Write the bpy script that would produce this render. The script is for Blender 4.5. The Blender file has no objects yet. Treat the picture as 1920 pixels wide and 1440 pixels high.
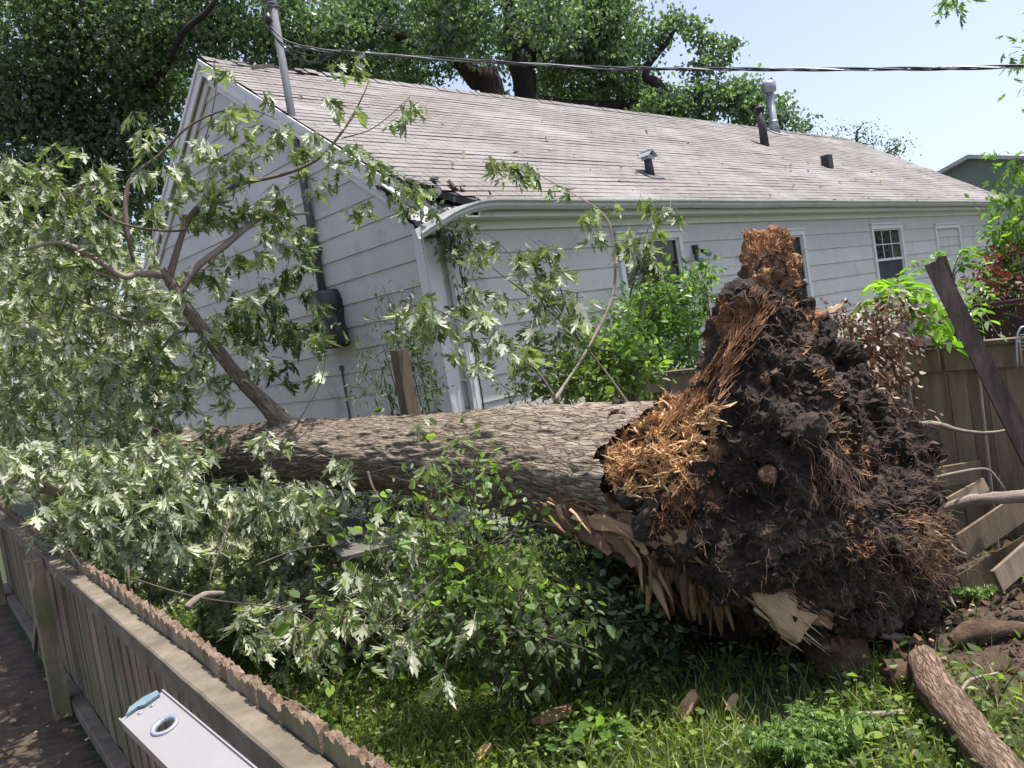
import bpy, math, random
import numpy as np
from mathutils import Vector, Matrix
rng = np.random.default_rng(7); random.seed(7)
S = bpy.context.scene; COL = S.collection
def V3(*a): return np.array(a, dtype=float)
def nrm(v): v = np.asarray(v, float); return v/(np.linalg.norm(v)+1e-12)

# ---------------------------------------------------------------- camera
F_PX, PITCH, ROLL, CAMZ = 1531.8, 0.052, -0.1606, 2.3
O = V3(0, 0, CAMZ)
_f = V3(0, math.cos(PITCH), -math.sin(PITCH)); _r = V3(1, 0, 0); _u = np.cross(_r, _f)
CR = _r*math.cos(ROLL)+_u*math.sin(ROLL); CU = _u*math.cos(ROLL)-_r*math.sin(ROLL); CF = _f
cd = bpy.data.cameras.new("camera"); cam = bpy.data.objects.new("camera", cd); COL.objects.link(cam)
cam.matrix_world = Matrix(((CR[0], CU[0], -CF[0], O[0]), (CR[1], CU[1], -CF[1], O[1]), (CR[2], CU[2], -CF[2], O[2]), (0, 0, 0, 1)))
cd.sensor_width = 36; cd.lens = 36*F_PX/1920; cd.clip_start = 0.05; cd.clip_end = 1000
S.camera = cam
def ray(px, py): return CF+CR*(px-960)/F_PX-CU*(py-720)/F_PX
def P(px, py, d): return O+ray(px, py)*d                      # a place d metres away
def Z(px, py, z=0.0): q = ray(px, py); return O+q*((z-CAMZ)/q[2])
def hit(px, py, p0, n): q = ray(px, py); return O+q*(((p0-O)@n)/(q@n))

# ---------------------------------------------------------------- light
SUN_EL, SUN_AZ = math.radians(75), math.atan2(1.0, 0.06)      # azimuth from +Y towards +X
w = bpy.data.worlds.new("World"); S.world = w; w.use_nodes = True
nt = w.node_tree; bg = nt.nodes['Background']; sky = nt.nodes.new('ShaderNodeTexSky')
sky.sky_type = 'NISHITA'; sky.sun_disc = False; sky.sun_elevation = SUN_EL; sky.sun_rotation = SUN_AZ
sky.air_density = 1.0; sky.dust_density = 2.6; sky.ozone_density = 3.5
hs = nt.nodes.new('ShaderNodeHueSaturation'); hs.inputs['Saturation'].default_value = .78; hs.inputs['Hue'].default_value = .518
nt.links.new(sky.outputs[0], hs.inputs['Color']); nt.links.new(hs.outputs[0], bg.inputs[0]); bg.inputs[1].default_value = 0.132
sd = V3(math.sin(SUN_AZ)*math.cos(SUN_EL), math.cos(SUN_AZ)*math.cos(SUN_EL), math.sin(SUN_EL))
sl = bpy.data.lights.new("sun", 'SUN'); sl.energy = 3.7; sl.angle = math.radians(0.53); sl.color = (1, 0.955, 0.89)
so = bpy.data.objects.new("sun", sl); COL.objects.link(so); so.rotation_euler = Vector(sd).to_track_quat('Z', 'Y').to_euler(); so.location = (0, 0, 30)
S.view_settings.view_transform = 'Standard'; S.view_settings.look = 'None'; S.view_settings.gamma = 1
S.view_settings.use_curve_mapping = False; S.view_settings.exposure = 1.0
S.cycles.max_bounces = 6; S.cycles.diffuse_bounces = 3; S.cycles.transmission_bounces = 4; S.cycles.transparent_max_bounces = 6
S.cycles.use_denoising = True; S.cycles.sample_clamp_indirect = 6

# ---------------------------------------------------------------- noise
def _h(ix, iy, iz, s):
    n = (ix.astype(np.int64)*374761393+iy.astype(np.int64)*668265263+iz.astype(np.int64)*2147483647+s*1274126177) & 0xffffffff
    n = ((n ^ (n >> 13))*1274126177) & 0xffffffff
    n = ((n ^ (n >> 16))*2246822519) & 0xffffffff
    return ((n ^ (n >> 15)) & 0xffffff)/float(0xffffff)
def vnoise(p, s=0):
    i = np.floor(p).astype(np.int64); f = p-i; f = f*f*(3-2*f); r = 0
    for dx in (0, 1):
        for dy in (0, 1):
            for dz in (0, 1):
                wgt = (f[:, 0] if dx else 1-f[:, 0])*(f[:, 1] if dy else 1-f[:, 1])*(f[:, 2] if dz else 1-f[:, 2])
                r = r+wgt*_h(i[:, 0]+dx, i[:, 1]+dy, i[:, 2]+dz, s)
    return r
def fbm(p, o=4, s=0, g=0.5):
    r = 0; a = 1; t = 0
    for k in range(o): r = r+a*(vnoise(p*(2.03**k)+k*17.3, s+k)-0.5); t += a; a *= g
    return r/t*2
def ridge(p, o=4, s=0):
    r = 0; a = 1; t = 0
    for k in range(o): r = r+a*(1-np.abs(vnoise(p*(2.03**k)+k*11.1, s+k)*2-1)); t += a; a *= 0.5
    return r/t

# ---------------------------------------------------------------- mesh helpers
class MB:
    def __init__(s): s.v = []; s.f = []; s.n = 0; s.uv = []; s.a = []
    def add(s, v, f, uv=None, a=None):
        v = np.asarray(v, float); s.v.append(v); s.f += [tuple(int(i)+s.n for i in q) for q in f]; s.n += len(v)
        s.uv.append(np.zeros((len(v), 2)) if uv is None else np.asarray(uv, float))
        s.a.append(np.full(len(v), random.random()) if a is None else np.broadcast_to(np.asarray(a, float), (len(v),)))
        return s
    def box(s, c, hx, hy, hz, X=(1, 0, 0), Y=(0, 1, 0), Zv=(0, 0, 1), jit=0.0):
        c = np.asarray(c, float); X, Y, Zv = [np.asarray(q, float) for q in (X, Y, Zv)]
        v = []; uv = []
        r = random.random()*7
        for k in (-1, 1):
            for j in (-1, 1):
                for i in (-1, 1): v.append(c+X*hx*i+Y*hy*j+Zv*hz*k); uv.append((i*hx+j*hy+r, k*hz+r))
        v = np.array(v)
        if jit: v += rng.normal(0, jit, v.shape)
        return s.add(v, [(0, 2, 3, 1), (4, 5, 7, 6), (0, 1, 5, 4), (2, 6, 7, 3), (0, 4, 6, 2), (1, 3, 7, 5)], uv)
    def bar(s, a, b, w, h, up=(0, 0, 1), jit=0.0):
        a = np.asarray(a, float); b = np.asarray(b, float); X = nrm(b-a); Y = nrm(np.cross(up, X)); Zv = np.cross(X, Y)
        return s.box((a+b)/2, np.linalg.norm(b-a)/2, w/2, h/2, X, Y, Zv, jit)
    def tube(s, pts, rad, n=8, smooth=4, cap=True, rough=0.0, a=None):
        pts = np.asarray(pts, float); m = len(pts); rad = np.broadcast_to(np.asarray(rad, float), (m,))
        if smooth > 1 and m > 2:
            q = []; rr = []
            e = np.vstack([2*pts[0]-pts[1], pts, 2*pts[-1]-pts[-2]])
            for i in range(m-1):
                for t in np.arange(smooth)/smooth:
                    p0, p1, p2, p3 = e[i:i+4]
                    q.append(0.5*((2*p1)+(-p0+p2)*t+(2*p0-5*p1+4*p2-p3)*t*t+(-p0+3*p1-3*p2+p3)*t**3)); rr.append(rad[i]*(1-t)+rad[i+1]*t)
            q.append(pts[-1]); rr.append(rad[-1]); pts = np.array(q); rad = np.array(rr); m = len(pts)
        T = np.gradient(pts, axis=0); T /= np.linalg.norm(T, axis=1)[:, None]+1e-9
        u = nrm(np.cross(T[0], (0.13, 0.3, 0.95) if abs(T[0][2]) < .9 else (1, 0.1, 0))); v = []; uv = []
        L = np.r_[0, np.cumsum(np.linalg.norm(np.diff(pts, axis=0), axis=1))]; off = random.random()*9
        th = np.arange(n)*2*math.pi/n
        for i in range(m):
            u = nrm(u-T[i]*(u@T[i])); b = np.cross(T[i], u)
            r = rad[i]*(1+rough*rng.normal(0, 1, n))
            v.append(pts[i]+np.outer(np.cos(th)*r, u)+np.outer(np.sin(th)*r, b))
            uv.append(np.stack([np.full(n, L[i]+off), th/(2*math.pi)*6.283*max(rad.mean(), 1e-4)], 1))
        f = [(i*n+j, i*n+(j+1) % n, (i+1)*n+(j+1) % n, (i+1)*n+j) for i in range(m-1) for j in range(n)]
        if cap: f += [tuple(range(n))[::-1], tuple((m-1)*n+k for k in range(n))]
        return s.add(np.vstack(v), f, np.vstack(uv), a)
    def build(s, name, mat, parent=None, smooth=False):
        me = bpy.data.meshes.new(name); me.from_pydata(np.vstack(s.v).tolist(), [], s.f); me.update()
        return finish(me, name, mat, parent, smooth, np.vstack(s.uv), np.concatenate(s.a))
def finish(me, name, mat, parent, smooth, uv=None, att=None):
    if uv is not None:
        l = me.uv_layers.new(name="UVMap"); li = np.empty(len(me.loops), np.int32); me.loops.foreach_get('vertex_index', li)
        l.data.foreach_set('uv', uv[li].astype(np.float32).ravel())
    if att is not None:
        at = me.attributes.new('rnd', 'FLOAT', 'POINT'); at.data.foreach_set('value', att.astype(np.float32))
    me.polygons.foreach_set('use_smooth', np.full(len(me.polygons), smooth))
    me.materials.append(mat)
    o = bpy.data.objects.new(name, me); COL.objects.link(o)
    if parent is not None: put(o, parent)
    return o
def put(o, parent):
    o.parent = parent; o.matrix_parent_inverse = Matrix.Translation(-parent_pos(parent))
def parent_pos(p):                                              # meshes under an Empty keep world coordinates
    return Vector(p.location) if p.parent is None else Vector((0, 0, 0))
def arr_mesh(name, V, Fa, mat, parent=None, smooth=False, uv=None, att=None):
    """V (n,3), Fa (m,k)"""
    me = bpy.data.meshes.new(name); k = Fa.shape[1]
    me.vertices.add(len(V)); me.vertices.foreach_set('co', V.astype(np.float32).ravel())
    me.loops.add(Fa.size); me.loops.foreach_set('vertex_index', Fa.astype(np.int32).ravel())
    me.polygons.add(len(Fa)); me.polygons.foreach_set('loop_start', (np.arange(len(Fa))*k).astype(np.int32))
    me.update(calc_edges=True)
    return finish(me, name, mat, parent, smooth, uv, att)
def tag(o, label=None, cat=None, group=None, kind=None):
    if label: o['label'] = label
    if cat: o['category'] = cat
    if group: o['group'] = group
    if kind: o['kind'] = kind
    return o
def thing(name, loc, label, cat, group=None):
    o = bpy.data.objects.new(name, None); COL.objects.link(o); o.location = Vector(loc); o.empty_display_size = .2
    return tag(o, label, cat, group)

# ---------------------------------------------------------------- materials
def nodes(name):
    m = bpy.data.materials.new(name); m.use_nodes = True; return m, m.node_tree, m.node_tree.nodes['Principled BSDF']
def ramp(t, fac, cols):
    r = t.nodes.new('ShaderNodeValToRGB'); e = r.color_ramp.elements
    while len(e) < len(cols): e.new(0.5)
    for q, (p, c) in zip(e, cols): q.position = p; q.color = (*c, 1)
    t.links.new(fac, r.inputs[0]); return r.outputs[0]
def noise(t, vec, scale, detail=6, rough=.6, dist=0.0):
    n = t.nodes.new('ShaderNodeTexNoise'); n.inputs['Scale'].default_value = scale; n.inputs['Detail'].default_value = detail
    n.inputs['Roughness'].default_value = rough; n.inputs['Distortion'].default_value = dist; t.links.new(vec, n.inputs['Vector']); return n.outputs[0]
def mapping(t, vec, sc):
    m = t.nodes.new('ShaderNodeMapping'); m.inputs['Scale'].default_value = sc; t.links.new(vec, m.inputs[0]); return m.outputs[0]
def mix(t, fac, a, b, mode='MIX'):
    m = t.nodes.new('ShaderNodeMix'); m.data_type = 'RGBA'; m.blend_type = mode
    for k, x in ((0, fac), (6, a), (7, b)):
        if isinstance(x, (int, float)): m.inputs[k].default_value = x
        elif isinstance(x, tuple): m.inputs[k].default_value = (*x, 1)
        else: t.links.new(x, m.inputs[k])
    return m.outputs[2]
def attr(t, n='rnd'): a = t.nodes.new('ShaderNodeAttribute'); a.attribute_name = n; return a.outputs['Fac']
def bump(t, h, p, dist=.01, strength=1.0):
    b = t.nodes.new('ShaderNodeBump'); b.inputs['Distance'].default_value = dist; b.inputs['Strength'].default_value = strength
    t.links.new(h, b.inputs['Height']); t.links.new(b.outputs[0], p.inputs['Normal'])
def simple(name, cols, sc=4, stretch=(1, 1, 1), rough=.8, coord='Object', spec=.3, b=.004, bs=None, metal=0, rnd=0.0, dirt=None):
    """mottled colour ramp over a noise, optional per-piece tone change and dirt stains"""
    m, t, p = nodes(name); tc = t.nodes.new('ShaderNodeTexCoord').outputs[coord]; v = mapping(t, tc, stretch)
    n1 = noise(t, v, sc, 8, .65); k = len(cols)
    c = ramp(t, n1, [(0.3+0.4*i/max(1, k-1), q) for i, q in enumerate(cols)])
    if rnd:
        dk = ramp(t, attr(t), [(0, (1-rnd,)*3), (1, (1+rnd*0.4,)*3)]); c = mix(t, 1.0, c, dk, 'MULTIPLY')
    if dirt:
        d = noise(t, tc, dirt[0], 6, .7); c = mix(t, ramp(t, d, [(dirt[2], (0, 0, 0)), (dirt[2]+.18, (1, 1, 1))]), c, dirt[1])
    t.links.new(c, p.inputs['Base Color']); p.inputs['Roughness'].default_value = rough
    p.inputs['Specular IOR Level'].default_value = spec; p.inputs['Metallic'].default_value = metal
    if b: bump(t, noise(t, v, bs or sc*4, 6, .7), p, b)
    return m
def leafmat(name, front, back=None, trans=.35, gloss=.35, var=.35, trcol=None):
    m, t, p = nodes(name); p.inputs['Roughness'].default_value = gloss; p.inputs['Specular IOR Level'].default_value = .5
    r = attr(t); f = ramp(t, r, [(0, tuple(x*(1-var) for x in front[0])), (.5, front[0]), (.8, front[1]), (1, tuple(x*(1+var*.4) for x in front[1]))])
    c = f
    if back:
        g = t.nodes.new('ShaderNodeNewGeometry'); bk = ramp(t, r, [(0, tuple(x*.75 for x in back)), (1, back)]); c = mix(t, g.outputs['Backfacing'], f, bk)
    t.links.new(c, p.inputs['Base Color'])
    tr = t.nodes.new('ShaderNodeBsdfTranslucent'); t.links.new(mix(t, 1.0, f, trcol or (1.9, 2.2, .9), 'MULTIPLY'), tr.inputs[0])
    ms = t.nodes.new('ShaderNodeMixShader'); ms.inputs[0].default_value = trans
    t.links.new(p.outputs[0], ms.inputs[1]); t.links.new(tr.outputs[0], ms.inputs[2]); t.links.new(ms.outputs[0], t.nodes['Material Output'].inputs[0])
    return m
M = {}
M['siding'] = simple('painted_siding', [(.53, .51, .465), (.61, .59, .54)], 1.6, (1, 1, 1), .55, b=.0012, bs=60, rnd=.09, dirt=(1.7, (.34, .345, .31), .56))
M['trim'] = simple('painted_trim', [(.66, .65, .62), (.74, .73, .70)], 2.5, rough=.5, b=.001, bs=40, dirt=(3, (.42, .42, .38), .60))
M['gutter'] = simple('gutter_metal', [(.44, .44, .41), (.52, .52, .49)], 3, (1, 1, 1), .45, b=.001, dirt=(3.5, (.26, .25, .2), .58))
M['vent_black'] = simple('tarred_pipe', [(.03, .028, .03), (.07, .06, .065)], 6, rough=.6)
M['metal'] = simple('galvanised_metal', [(.28, .30, .33), (.42, .44, .48)], 5, rough=.4, metal=.5, spec=.5)
M['mast'] = simple('weathered_conduit', [(.075, .08, .09), (.15, .155, .17)], 3, (1, 1, .4), .75, metal=0, spec=.25, dirt=(2, (.09, .085, .09), .55))
M['black'] = simple('black_plastic_sheet', [(.012, .012, .014), (.03, .03, .034)], 4, rough=.32, spec=.5, b=.012, bs=9)
M['wire'] = simple('cable_jacket', [(.03, .03, .032), (.07, .07, .075)], 5, rough=.4, b=0)
M['alwire'] = simple('aluminium_strand', [(.3, .3, .32), (.45, .45, .48)], 9, rough=.35, metal=.6, b=0)
M['fence'] = simple('weathered_picket_wood', [(.135, .11, .07), (.24, .195, .13), (.32, .265, .18)], 5, (3, 3, .5), .9, rnd=.45, b=.006, bs=22, dirt=(1.6, (.15, .165, .075), .48))
M['fencetop'] = simple('weathered_end_grain', [(.11, .072, .045), (.225, .155, .105), (.34, .255, .185)], 24, rough=.95, b=.012, bs=70)
M['rail'] = simple('weathered_rail_wood', [(.085, .07, .05), (.16, .132, .097), (.245, .205, .155)], 4, (1, 1, 1), .9, coord='UV', b=.006, bs=30, dirt=(2.1, (.15, .155, .07), .56))
M['oldwood'] = simple('old_fence_wood', [(.12, .088, .055), (.225, .168, .11), (.31, .24, .165)], 3, (3, 3, .4), .9, rnd=.4, b=.005, bs=26)
M['plankend'] = simple('fresh_broken_board', [(.15, .115, .08), (.28, .22, .155)], 5, (3, 3, .6), .8, b=.004)
M['darkwood'] = simple('dark_stained_wood', [(.04, .018, .016), (.09, .04, .034)], 4, (1, 1, 4), .7, rnd=.3)
M['leanwood'] = simple('dark_old_post', [(.05, .036, .03), (.11, .08, .065), (.18, .135, .11)], 6, (3, 3, .5), .9, b=.01, bs=20)
M['soil'] = simple('clodded_soil', [(.045, .029, .019), (.10, .064, .041), (.17, .11, .072)], 7, rough=.97, b=.03, bs=22)
M['clod'] = simple('dark_soil_clod', [(.03, .022, .018), (.08, .055, .042), (.15, .105, .08)], 9, rough=.97, b=0, rnd=.5)
M['branchbark'] = simple('grey_branch_bark', [(.13, .10, .08), (.26, .21, .17), (.36, .30, .25)], 6, (.6, 3, 1), .85, coord='UV', b=.006, bs=25)
M['limbdark'] = simple('brown_branch_bark', [(.07, .052, .04), (.15, .115, .09), (.22, .175, .14)], 6, (.6, 3, 1), .85, coord='UV', b=.004, bs=25)
M['twig'] = simple('dark_twig_bark', [(.05, .04, .032), (.13, .10, .08)], 9, rough=.8, b=0)
M['treebark'] = simple('dark_tree_bark', [(.020, .016, .014), (.05, .04, .035)], 4, (1, 1, .3), .95, b=.03, bs=9)
M['maple'] = leafmat('silver_maple_leaf', [(.12, .165, .065), (.24, .285, .11)], (.48, .51, .37), .30, .5)
M['maplepale'] = leafmat('wilting_maple_leaf', [(.15, .185, .09), (.30, .33, .18)], (.51, .53, .38), .28, .5)
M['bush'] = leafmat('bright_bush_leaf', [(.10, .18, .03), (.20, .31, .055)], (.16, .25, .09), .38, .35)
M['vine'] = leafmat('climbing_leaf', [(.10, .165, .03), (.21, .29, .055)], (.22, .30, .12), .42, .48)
M['shade'] = leafmat('dull_shaded_leaf', [(.05, .085, .025), (.10, .15, .045)], (.14, .19, .09), .25, .6)  # darker green; the shade on shaded plants is put into this colour
M['frond'] = leafmat('yellow_green_frond', [(.13, .25, .02), (.22, .36, .04)], (.30, .42, .16), .45, .35)
M['farleaf'] = leafmat('distant_leaf', [(.085, .135, .075), (.16, .215, .12)], (.19, .24, .17), .42, .4, .4)  # paler, greyer green: haze over far crowns is put into the colour
M['farleaf2'] = leafmat('cottonwood_leaf', [(.10, .155, .075), (.17, .24, .12)], (.20, .26, .17), .40, .3, .4)
M['brownleaf'] = leafmat('dried_leaf', [(.16, .09, .055), (.30, .195, .13)], (.33, .24, .17), .12, .5, trcol=(1.2, .8, .6))
M['redleaf'] = leafmat('russet_leaf', [(.16, .05, .03), (.30, .10, .05)], None, .3, .5, trcol=(1.6, .8, .5))
M['grass'] = leafmat('grass_blade', [(.13, .18, .035), (.27, .30, .08)], None, .3, .5, .4)
M['dryleaf'] = leafmat('litter_leaf', [(.20, .13, .075), (.42, .32, .20)], None, .1, .7, trcol=(1.2, .9, .6))
M['stucco'] = simple('greenish_board', [(.17, .20, .17), (.23, .26, .22)], 2, rough=.8)
M['farroof'] = simple('light_shingle', [(.38, .38, .40), (.5, .5, .52)], 8, rough=.9)
M['fibre'] = simple('ladder_aluminium', [(.25, .238, .228), (.30, .287, .275)], 3, (1, 1, 1), .38, metal=.1, spec=.4, b=.0006, bs=60, dirt=(9, (.36, .34, .31), .60))
M['blue'] = simple('blue_ladder_cap', [(.10, .155, .18), (.18, .25, .285)], 25, rough=.6, b=.002)
M['dark'] = simple('dark_cavity', [(.012, .012, .012), (.02, .02, .02)], 3, b=0)
M['rubble'] = simple('dusty_board', [(.10, .095, .08), (.18, .17, .145)], 6, rough=.95, b=.01, bs=14)
M['pink'] = simple('pale_casing', [(.42, .38, .38), (.5, .46, .46)], 3, rough=.5)
def m_glass():
    m, t, p = nodes('window_glass'); p.inputs['Base Color'].default_value = (.016, .02, .022, 1); p.inputs['Roughness'].default_value = .04; p.inputs['Specular IOR Level'].default_value = .35
    tc = t.nodes.new('ShaderNodeTexCoord').outputs['Object']; bump(t, noise(t, tc, 3, 2), p, .006); return m
M['glass'] = m_glass()
M['screen'] = simple('window_screen', [(.03, .034, .04), (.055, .06, .07)], 4, rough=.7, b=0)
M['curtain'] = simple('grey_blind', [(.20, .23, .22), (.27, .3, .29)], 2, rough=.7, b=0)
def m_shingle():
    m, t, p = nodes('asphalt_shingle'); uv = t.nodes.new('ShaderNodeTexCoord').outputs['UV']
    b = t.nodes.new('ShaderNodeTexBrick'); t.links.new(uv, b.inputs['Vector'])
    b.offset = .5; b.inputs['Scale'].default_value = 1; b.inputs['Brick Width'].default_value = .30; b.inputs['Row Height'].default_value = .145
    b.inputs['Mortar Size'].default_value = .007; b.inputs['Mortar Smooth'].default_value = .1; b.inputs['Bias'].default_value = 0
    b.inputs['Color1'].default_value = (.225, .212, .198, 1); b.inputs['Color2'].default_value = (.29, .274, .256, 1); b.inputs['Mortar'].default_value = (.045, .035, .035, 1)
    g = noise(t, uv, 90, 3, .8); c = mix(t, .55, b.outputs[0], ramp(t, g, [(.3, (.14, .115, .12)), (.7, (.46, .41, .41))]), 'OVERLAY')
    s = noise(t, mapping(t, uv, (1, .25, 1)), .9, 6, .65, .4); c = mix(t, ramp(t, s, [(.45, (0, 0, 0)), (.8, (.34, .34, .34))]), c, (.215, .175, .165))
    s2 = noise(t, uv, .45, 5, .6); c = mix(t, ramp(t, s2, [(.46, (0, 0, 0)), (.66, (.4, .4, .4))]), c, (.37, .35, .345))
    t.links.new(c, p.inputs['Base Color']); p.inputs['Roughness'].default_value = .88; p.inputs['Specular IOR Level'].default_value = .35
    bump(t, g, p, .003); return m
M['shingle'] = m_shingle()
M['brokshingle'] = simple('broken_shingle_edge', [(.05, .042, .04), (.14, .12, .115)], 9, rough=.95)
def m_bark(name='furrowed_maple_bark', sc_=9.0, cols=((.14, .108, .08), (.265, .215, .165), (.43, .36, .28)), bd_=.03):
    m, t, p = nodes(name); uv = t.nodes.new('ShaderNodeTexCoord').outputs['UV']
    v = mapping(t, uv, (.75, 4.6, 1)); vo = t.nodes.new('ShaderNodeTexVoronoi'); vo.feature = 'DISTANCE_TO_EDGE'; vo.inputs['Scale'].default_value = sc_
    w = t.nodes.new('ShaderNodeVectorMath'); w.operation = 'ADD'; nn = t.nodes.new('ShaderNodeTexNoise'); nn.inputs['Scale'].default_value = 5; nn.inputs['Detail'].default_value = 5; t.links.new(v, nn.inputs['Vector'])
    sc = t.nodes.new('ShaderNodeVectorMath'); sc.operation = 'SCALE'; sc.inputs['Scale'].default_value = .30; t.links.new(nn.outputs['Color'], sc.inputs[0])
    t.links.new(v, w.inputs[0]); t.links.new(sc.outputs[0], w.inputs[1]); t.links.new(w.outputs[0], vo.inputs['Vector'])
    crack = ramp(t, vo.outputs['Distance'], [(0, (0, 0, 0)), (.035, (.55, .55, .55)), (.16, (1, 1, 1))])
    n1 = noise(t, v, 9, 8, .7); c = ramp(t, n1, [(.3, cols[0]), (.5, cols[1]), (.7, cols[2])])
    c = mix(t, ramp(t, noise(t, uv, 1.1, 4), [(.5, (0, 0, 0)), (.7, (.4, .4, .4))]), c, (.21, .19, .10))
    c = mix(t, 1.0, c, mix(t, crack, (.62, .57, .53), (1, 1, 1)), 'MULTIPLY'); t.links.new(c, p.inputs['Base Color']); p.inputs['Roughness'].default_value = .9
    p.inputs['Specular IOR Level'].default_value = .25
    h = mix(t, .35, crack, noise(t, v, 26, 6, .7)); bump(t, h, p, bd_); return m
M['bark'] = m_bark()
M['logbark'] = m_bark('brown_log_bark', 12, ((.085, .05, .034), (.21, .14, .10), (.36, .26, .195)), .02)
M['limbbark'] = m_bark('ridged_limb_bark', 13, ((.12, .092, .07), (.22, .175, .14), (.37, .31, .25)), .012)
def m_root():
    m, t, p = nodes('rotten_root_and_soil'); ob = t.nodes.new('ShaderNodeTexCoord').outputs['Object']
    n1 = noise(t, ob, 5, 10, .72, .3); soil = ramp(t, n1, [(.30, (.012, .0095, .008)), (.48, (.048, .034, .026)), (.66, (.15, .105, .08))])
    st = mapping(t, ob, (7, 7, 1.1)); n2 = noise(t, st, 1.7, 10, .74, .5)
    wood = ramp(t, n2, [(.30, (.08, .032, .02)), (.43, (.24, .105, .05)), (.56, (.47, .25, .12)), (.70, (.66, .46, .27))])
    n3 = noise(t, ob, 3.1, 8, .75); a = t.nodes.new('ShaderNodeMath'); a.operation = 'MULTIPLY_ADD'; t.links.new(attr(t), a.inputs[0]); a.inputs[1].default_value = 1.0; a.inputs[2].default_value = -.55
    b = t.nodes.new('ShaderNodeMath'); b.operation = 'ADD'; t.links.new(a.outputs[0], b.inputs[0]); t.links.new(n3, b.inputs[1])
    c = mix(t, ramp(t, b.outputs[0], [(.44, (0, 0, 0)), (.56, (1, 1, 1))]), soil, wood)
    t.links.new(c, p.inputs['Base Color']); p.inputs['Roughness'].default_value = .85; p.inputs['Specular IOR Level'].default_value = .3
    bump(t, mix(t, .4, noise(t, ob, 34, 10, .8), n2), p, .05); return m
M['root'] = m_root()
def m_wood(name, cols, s=3):
    m, t, p = nodes(name); r = attr(t); c = ramp(t, r, [(i/(len(cols)-1), q) for i, q in enumerate(cols)])
    uv = t.nodes.new('ShaderNodeTexCoord').outputs['UV']; g = noise(t, mapping(t, uv, (3, 40, 1)), s, 6, .7)
    c = mix(t, 1.0, c, ramp(t, g, [(.3, (.62, .55, .5)), (.6, (1, 1, 1))]), 'MULTIPLY'); t.links.new(c, p.inputs['Base Color'])
    p.inputs['Roughness'].default_value = .7; bump(t, g, p, .006); return m
M['splinter'] = m_wood('splintered_orange_wood', [(.10, .045, .025), (.30, .135, .055), (.52, .27, .11), (.70, .46, .22), (.76, .58, .36)])
M['palewood'] = m_wood('fresh_split_wood', [(.13, .065, .035), (.31, .18, .095), (.56, .41, .25)])
M['stub'] = m_wood('broken_root_end', [(.12, .055, .03), (.26, .14, .07), (.38, .25, .14)])
def m_ground():
    m, t, p = nodes('ground_soil_and_turf'); ob = t.nodes.new('ShaderNodeTexCoord').outputs['Object']
    n = noise(t, ob, 2.3, 8, .7); g = ramp(t, noise(t, ob, 9, 8, .7), [(.3, (.02, .03, .01)), (.6, (.05, .07, .02)), (.8, (.11, .10, .05))])
    s = ramp(t, noise(t, ob, 8, 10, .75), [(.3, (.045, .03, .02)), (.55, (.11, .075, .05)), (.75, (.20, .145, .10))])
    a = t.nodes.new('ShaderNodeMath'); a.operation = 'ADD'; t.links.new(attr(t), a.inputs[0]); t.links.new(n, a.inputs[1])
    c = mix(t, ramp(t, a.outputs[0], [(.62, (0, 0, 0)), (.82, (1, 1, 1))]), g, s); t.links.new(c, p.inputs['Base Color']); p.inputs['Roughness'].default_value = .96
    bump(t, noise(t, ob, 24, 8, .75), p, .035); return m
M['ground'] = m_ground()

# ---------------------------------------------------------------- ground
def dirt_at(x, y):
    d = np.minimum(1, 1.5*np.exp(-(((x-3.4)/1.2)**2+((y-5.1)/1.5)**2)))
    d = np.maximum(d, 1.0*np.exp(-(((x-1.9)/1.2)**2+((y-5.6)/.8)**2)))
    d = np.maximum(d, np.where((x < -.6-.75*(y-2.13)-.15), .55, 0))
    return d
def gz_(x, y):
    p = np.stack([x, y, x*0], 1); z = fbm(p*0.5, 3, 3)*.05
    z += .10*dirt_at(x, y)*(ridge(p*2.2, 4, 9)-.55)*1.6
    z -= .30*np.exp(-(((x-2.3)/.7)**2+((y-5.9)/.5)**2))
    z += .14*np.exp(-(((x-3.9)/.9)**2+((y-5.9)/.6)**2))
    return z
def axis(lo, hi, a, b, n): return np.unique(np.r_[np.linspace(lo, a, 14)**1, np.linspace(a, b, n), np.linspace(b, hi, 14)])
xs = axis(-220, 220, -9, 9, 260); ys = axis(-60, 380, 1, 15, 220)
X, Y = np.meshgrid(xs, ys); x = X.ravel(); y = Y.ravel(); zz = gz_(x, y)
nx = len(xs); idx = np.arange(len(x)).reshape(len(ys), nx); Fg = np.stack([idx[:-1, :-1].ravel(), idx[:-1, 1:].ravel(), idx[1:, 1:].ravel(), idx[1:, :-1].ravel()], 1)
g = arr_mesh('ground', np.stack([x, y, zz], 1), Fg, M['ground'], None, True, None, np.clip(dirt_at(x, y), 0, 1)*.75)
tag(g, kind='structure')
def gh(p): return float(gz_(np.array([p[0]]), np.array([p[1]]))[0])
def onG(px, py):
    p = Z(px, py, 0); p[2] = gh(p); return p

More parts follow.
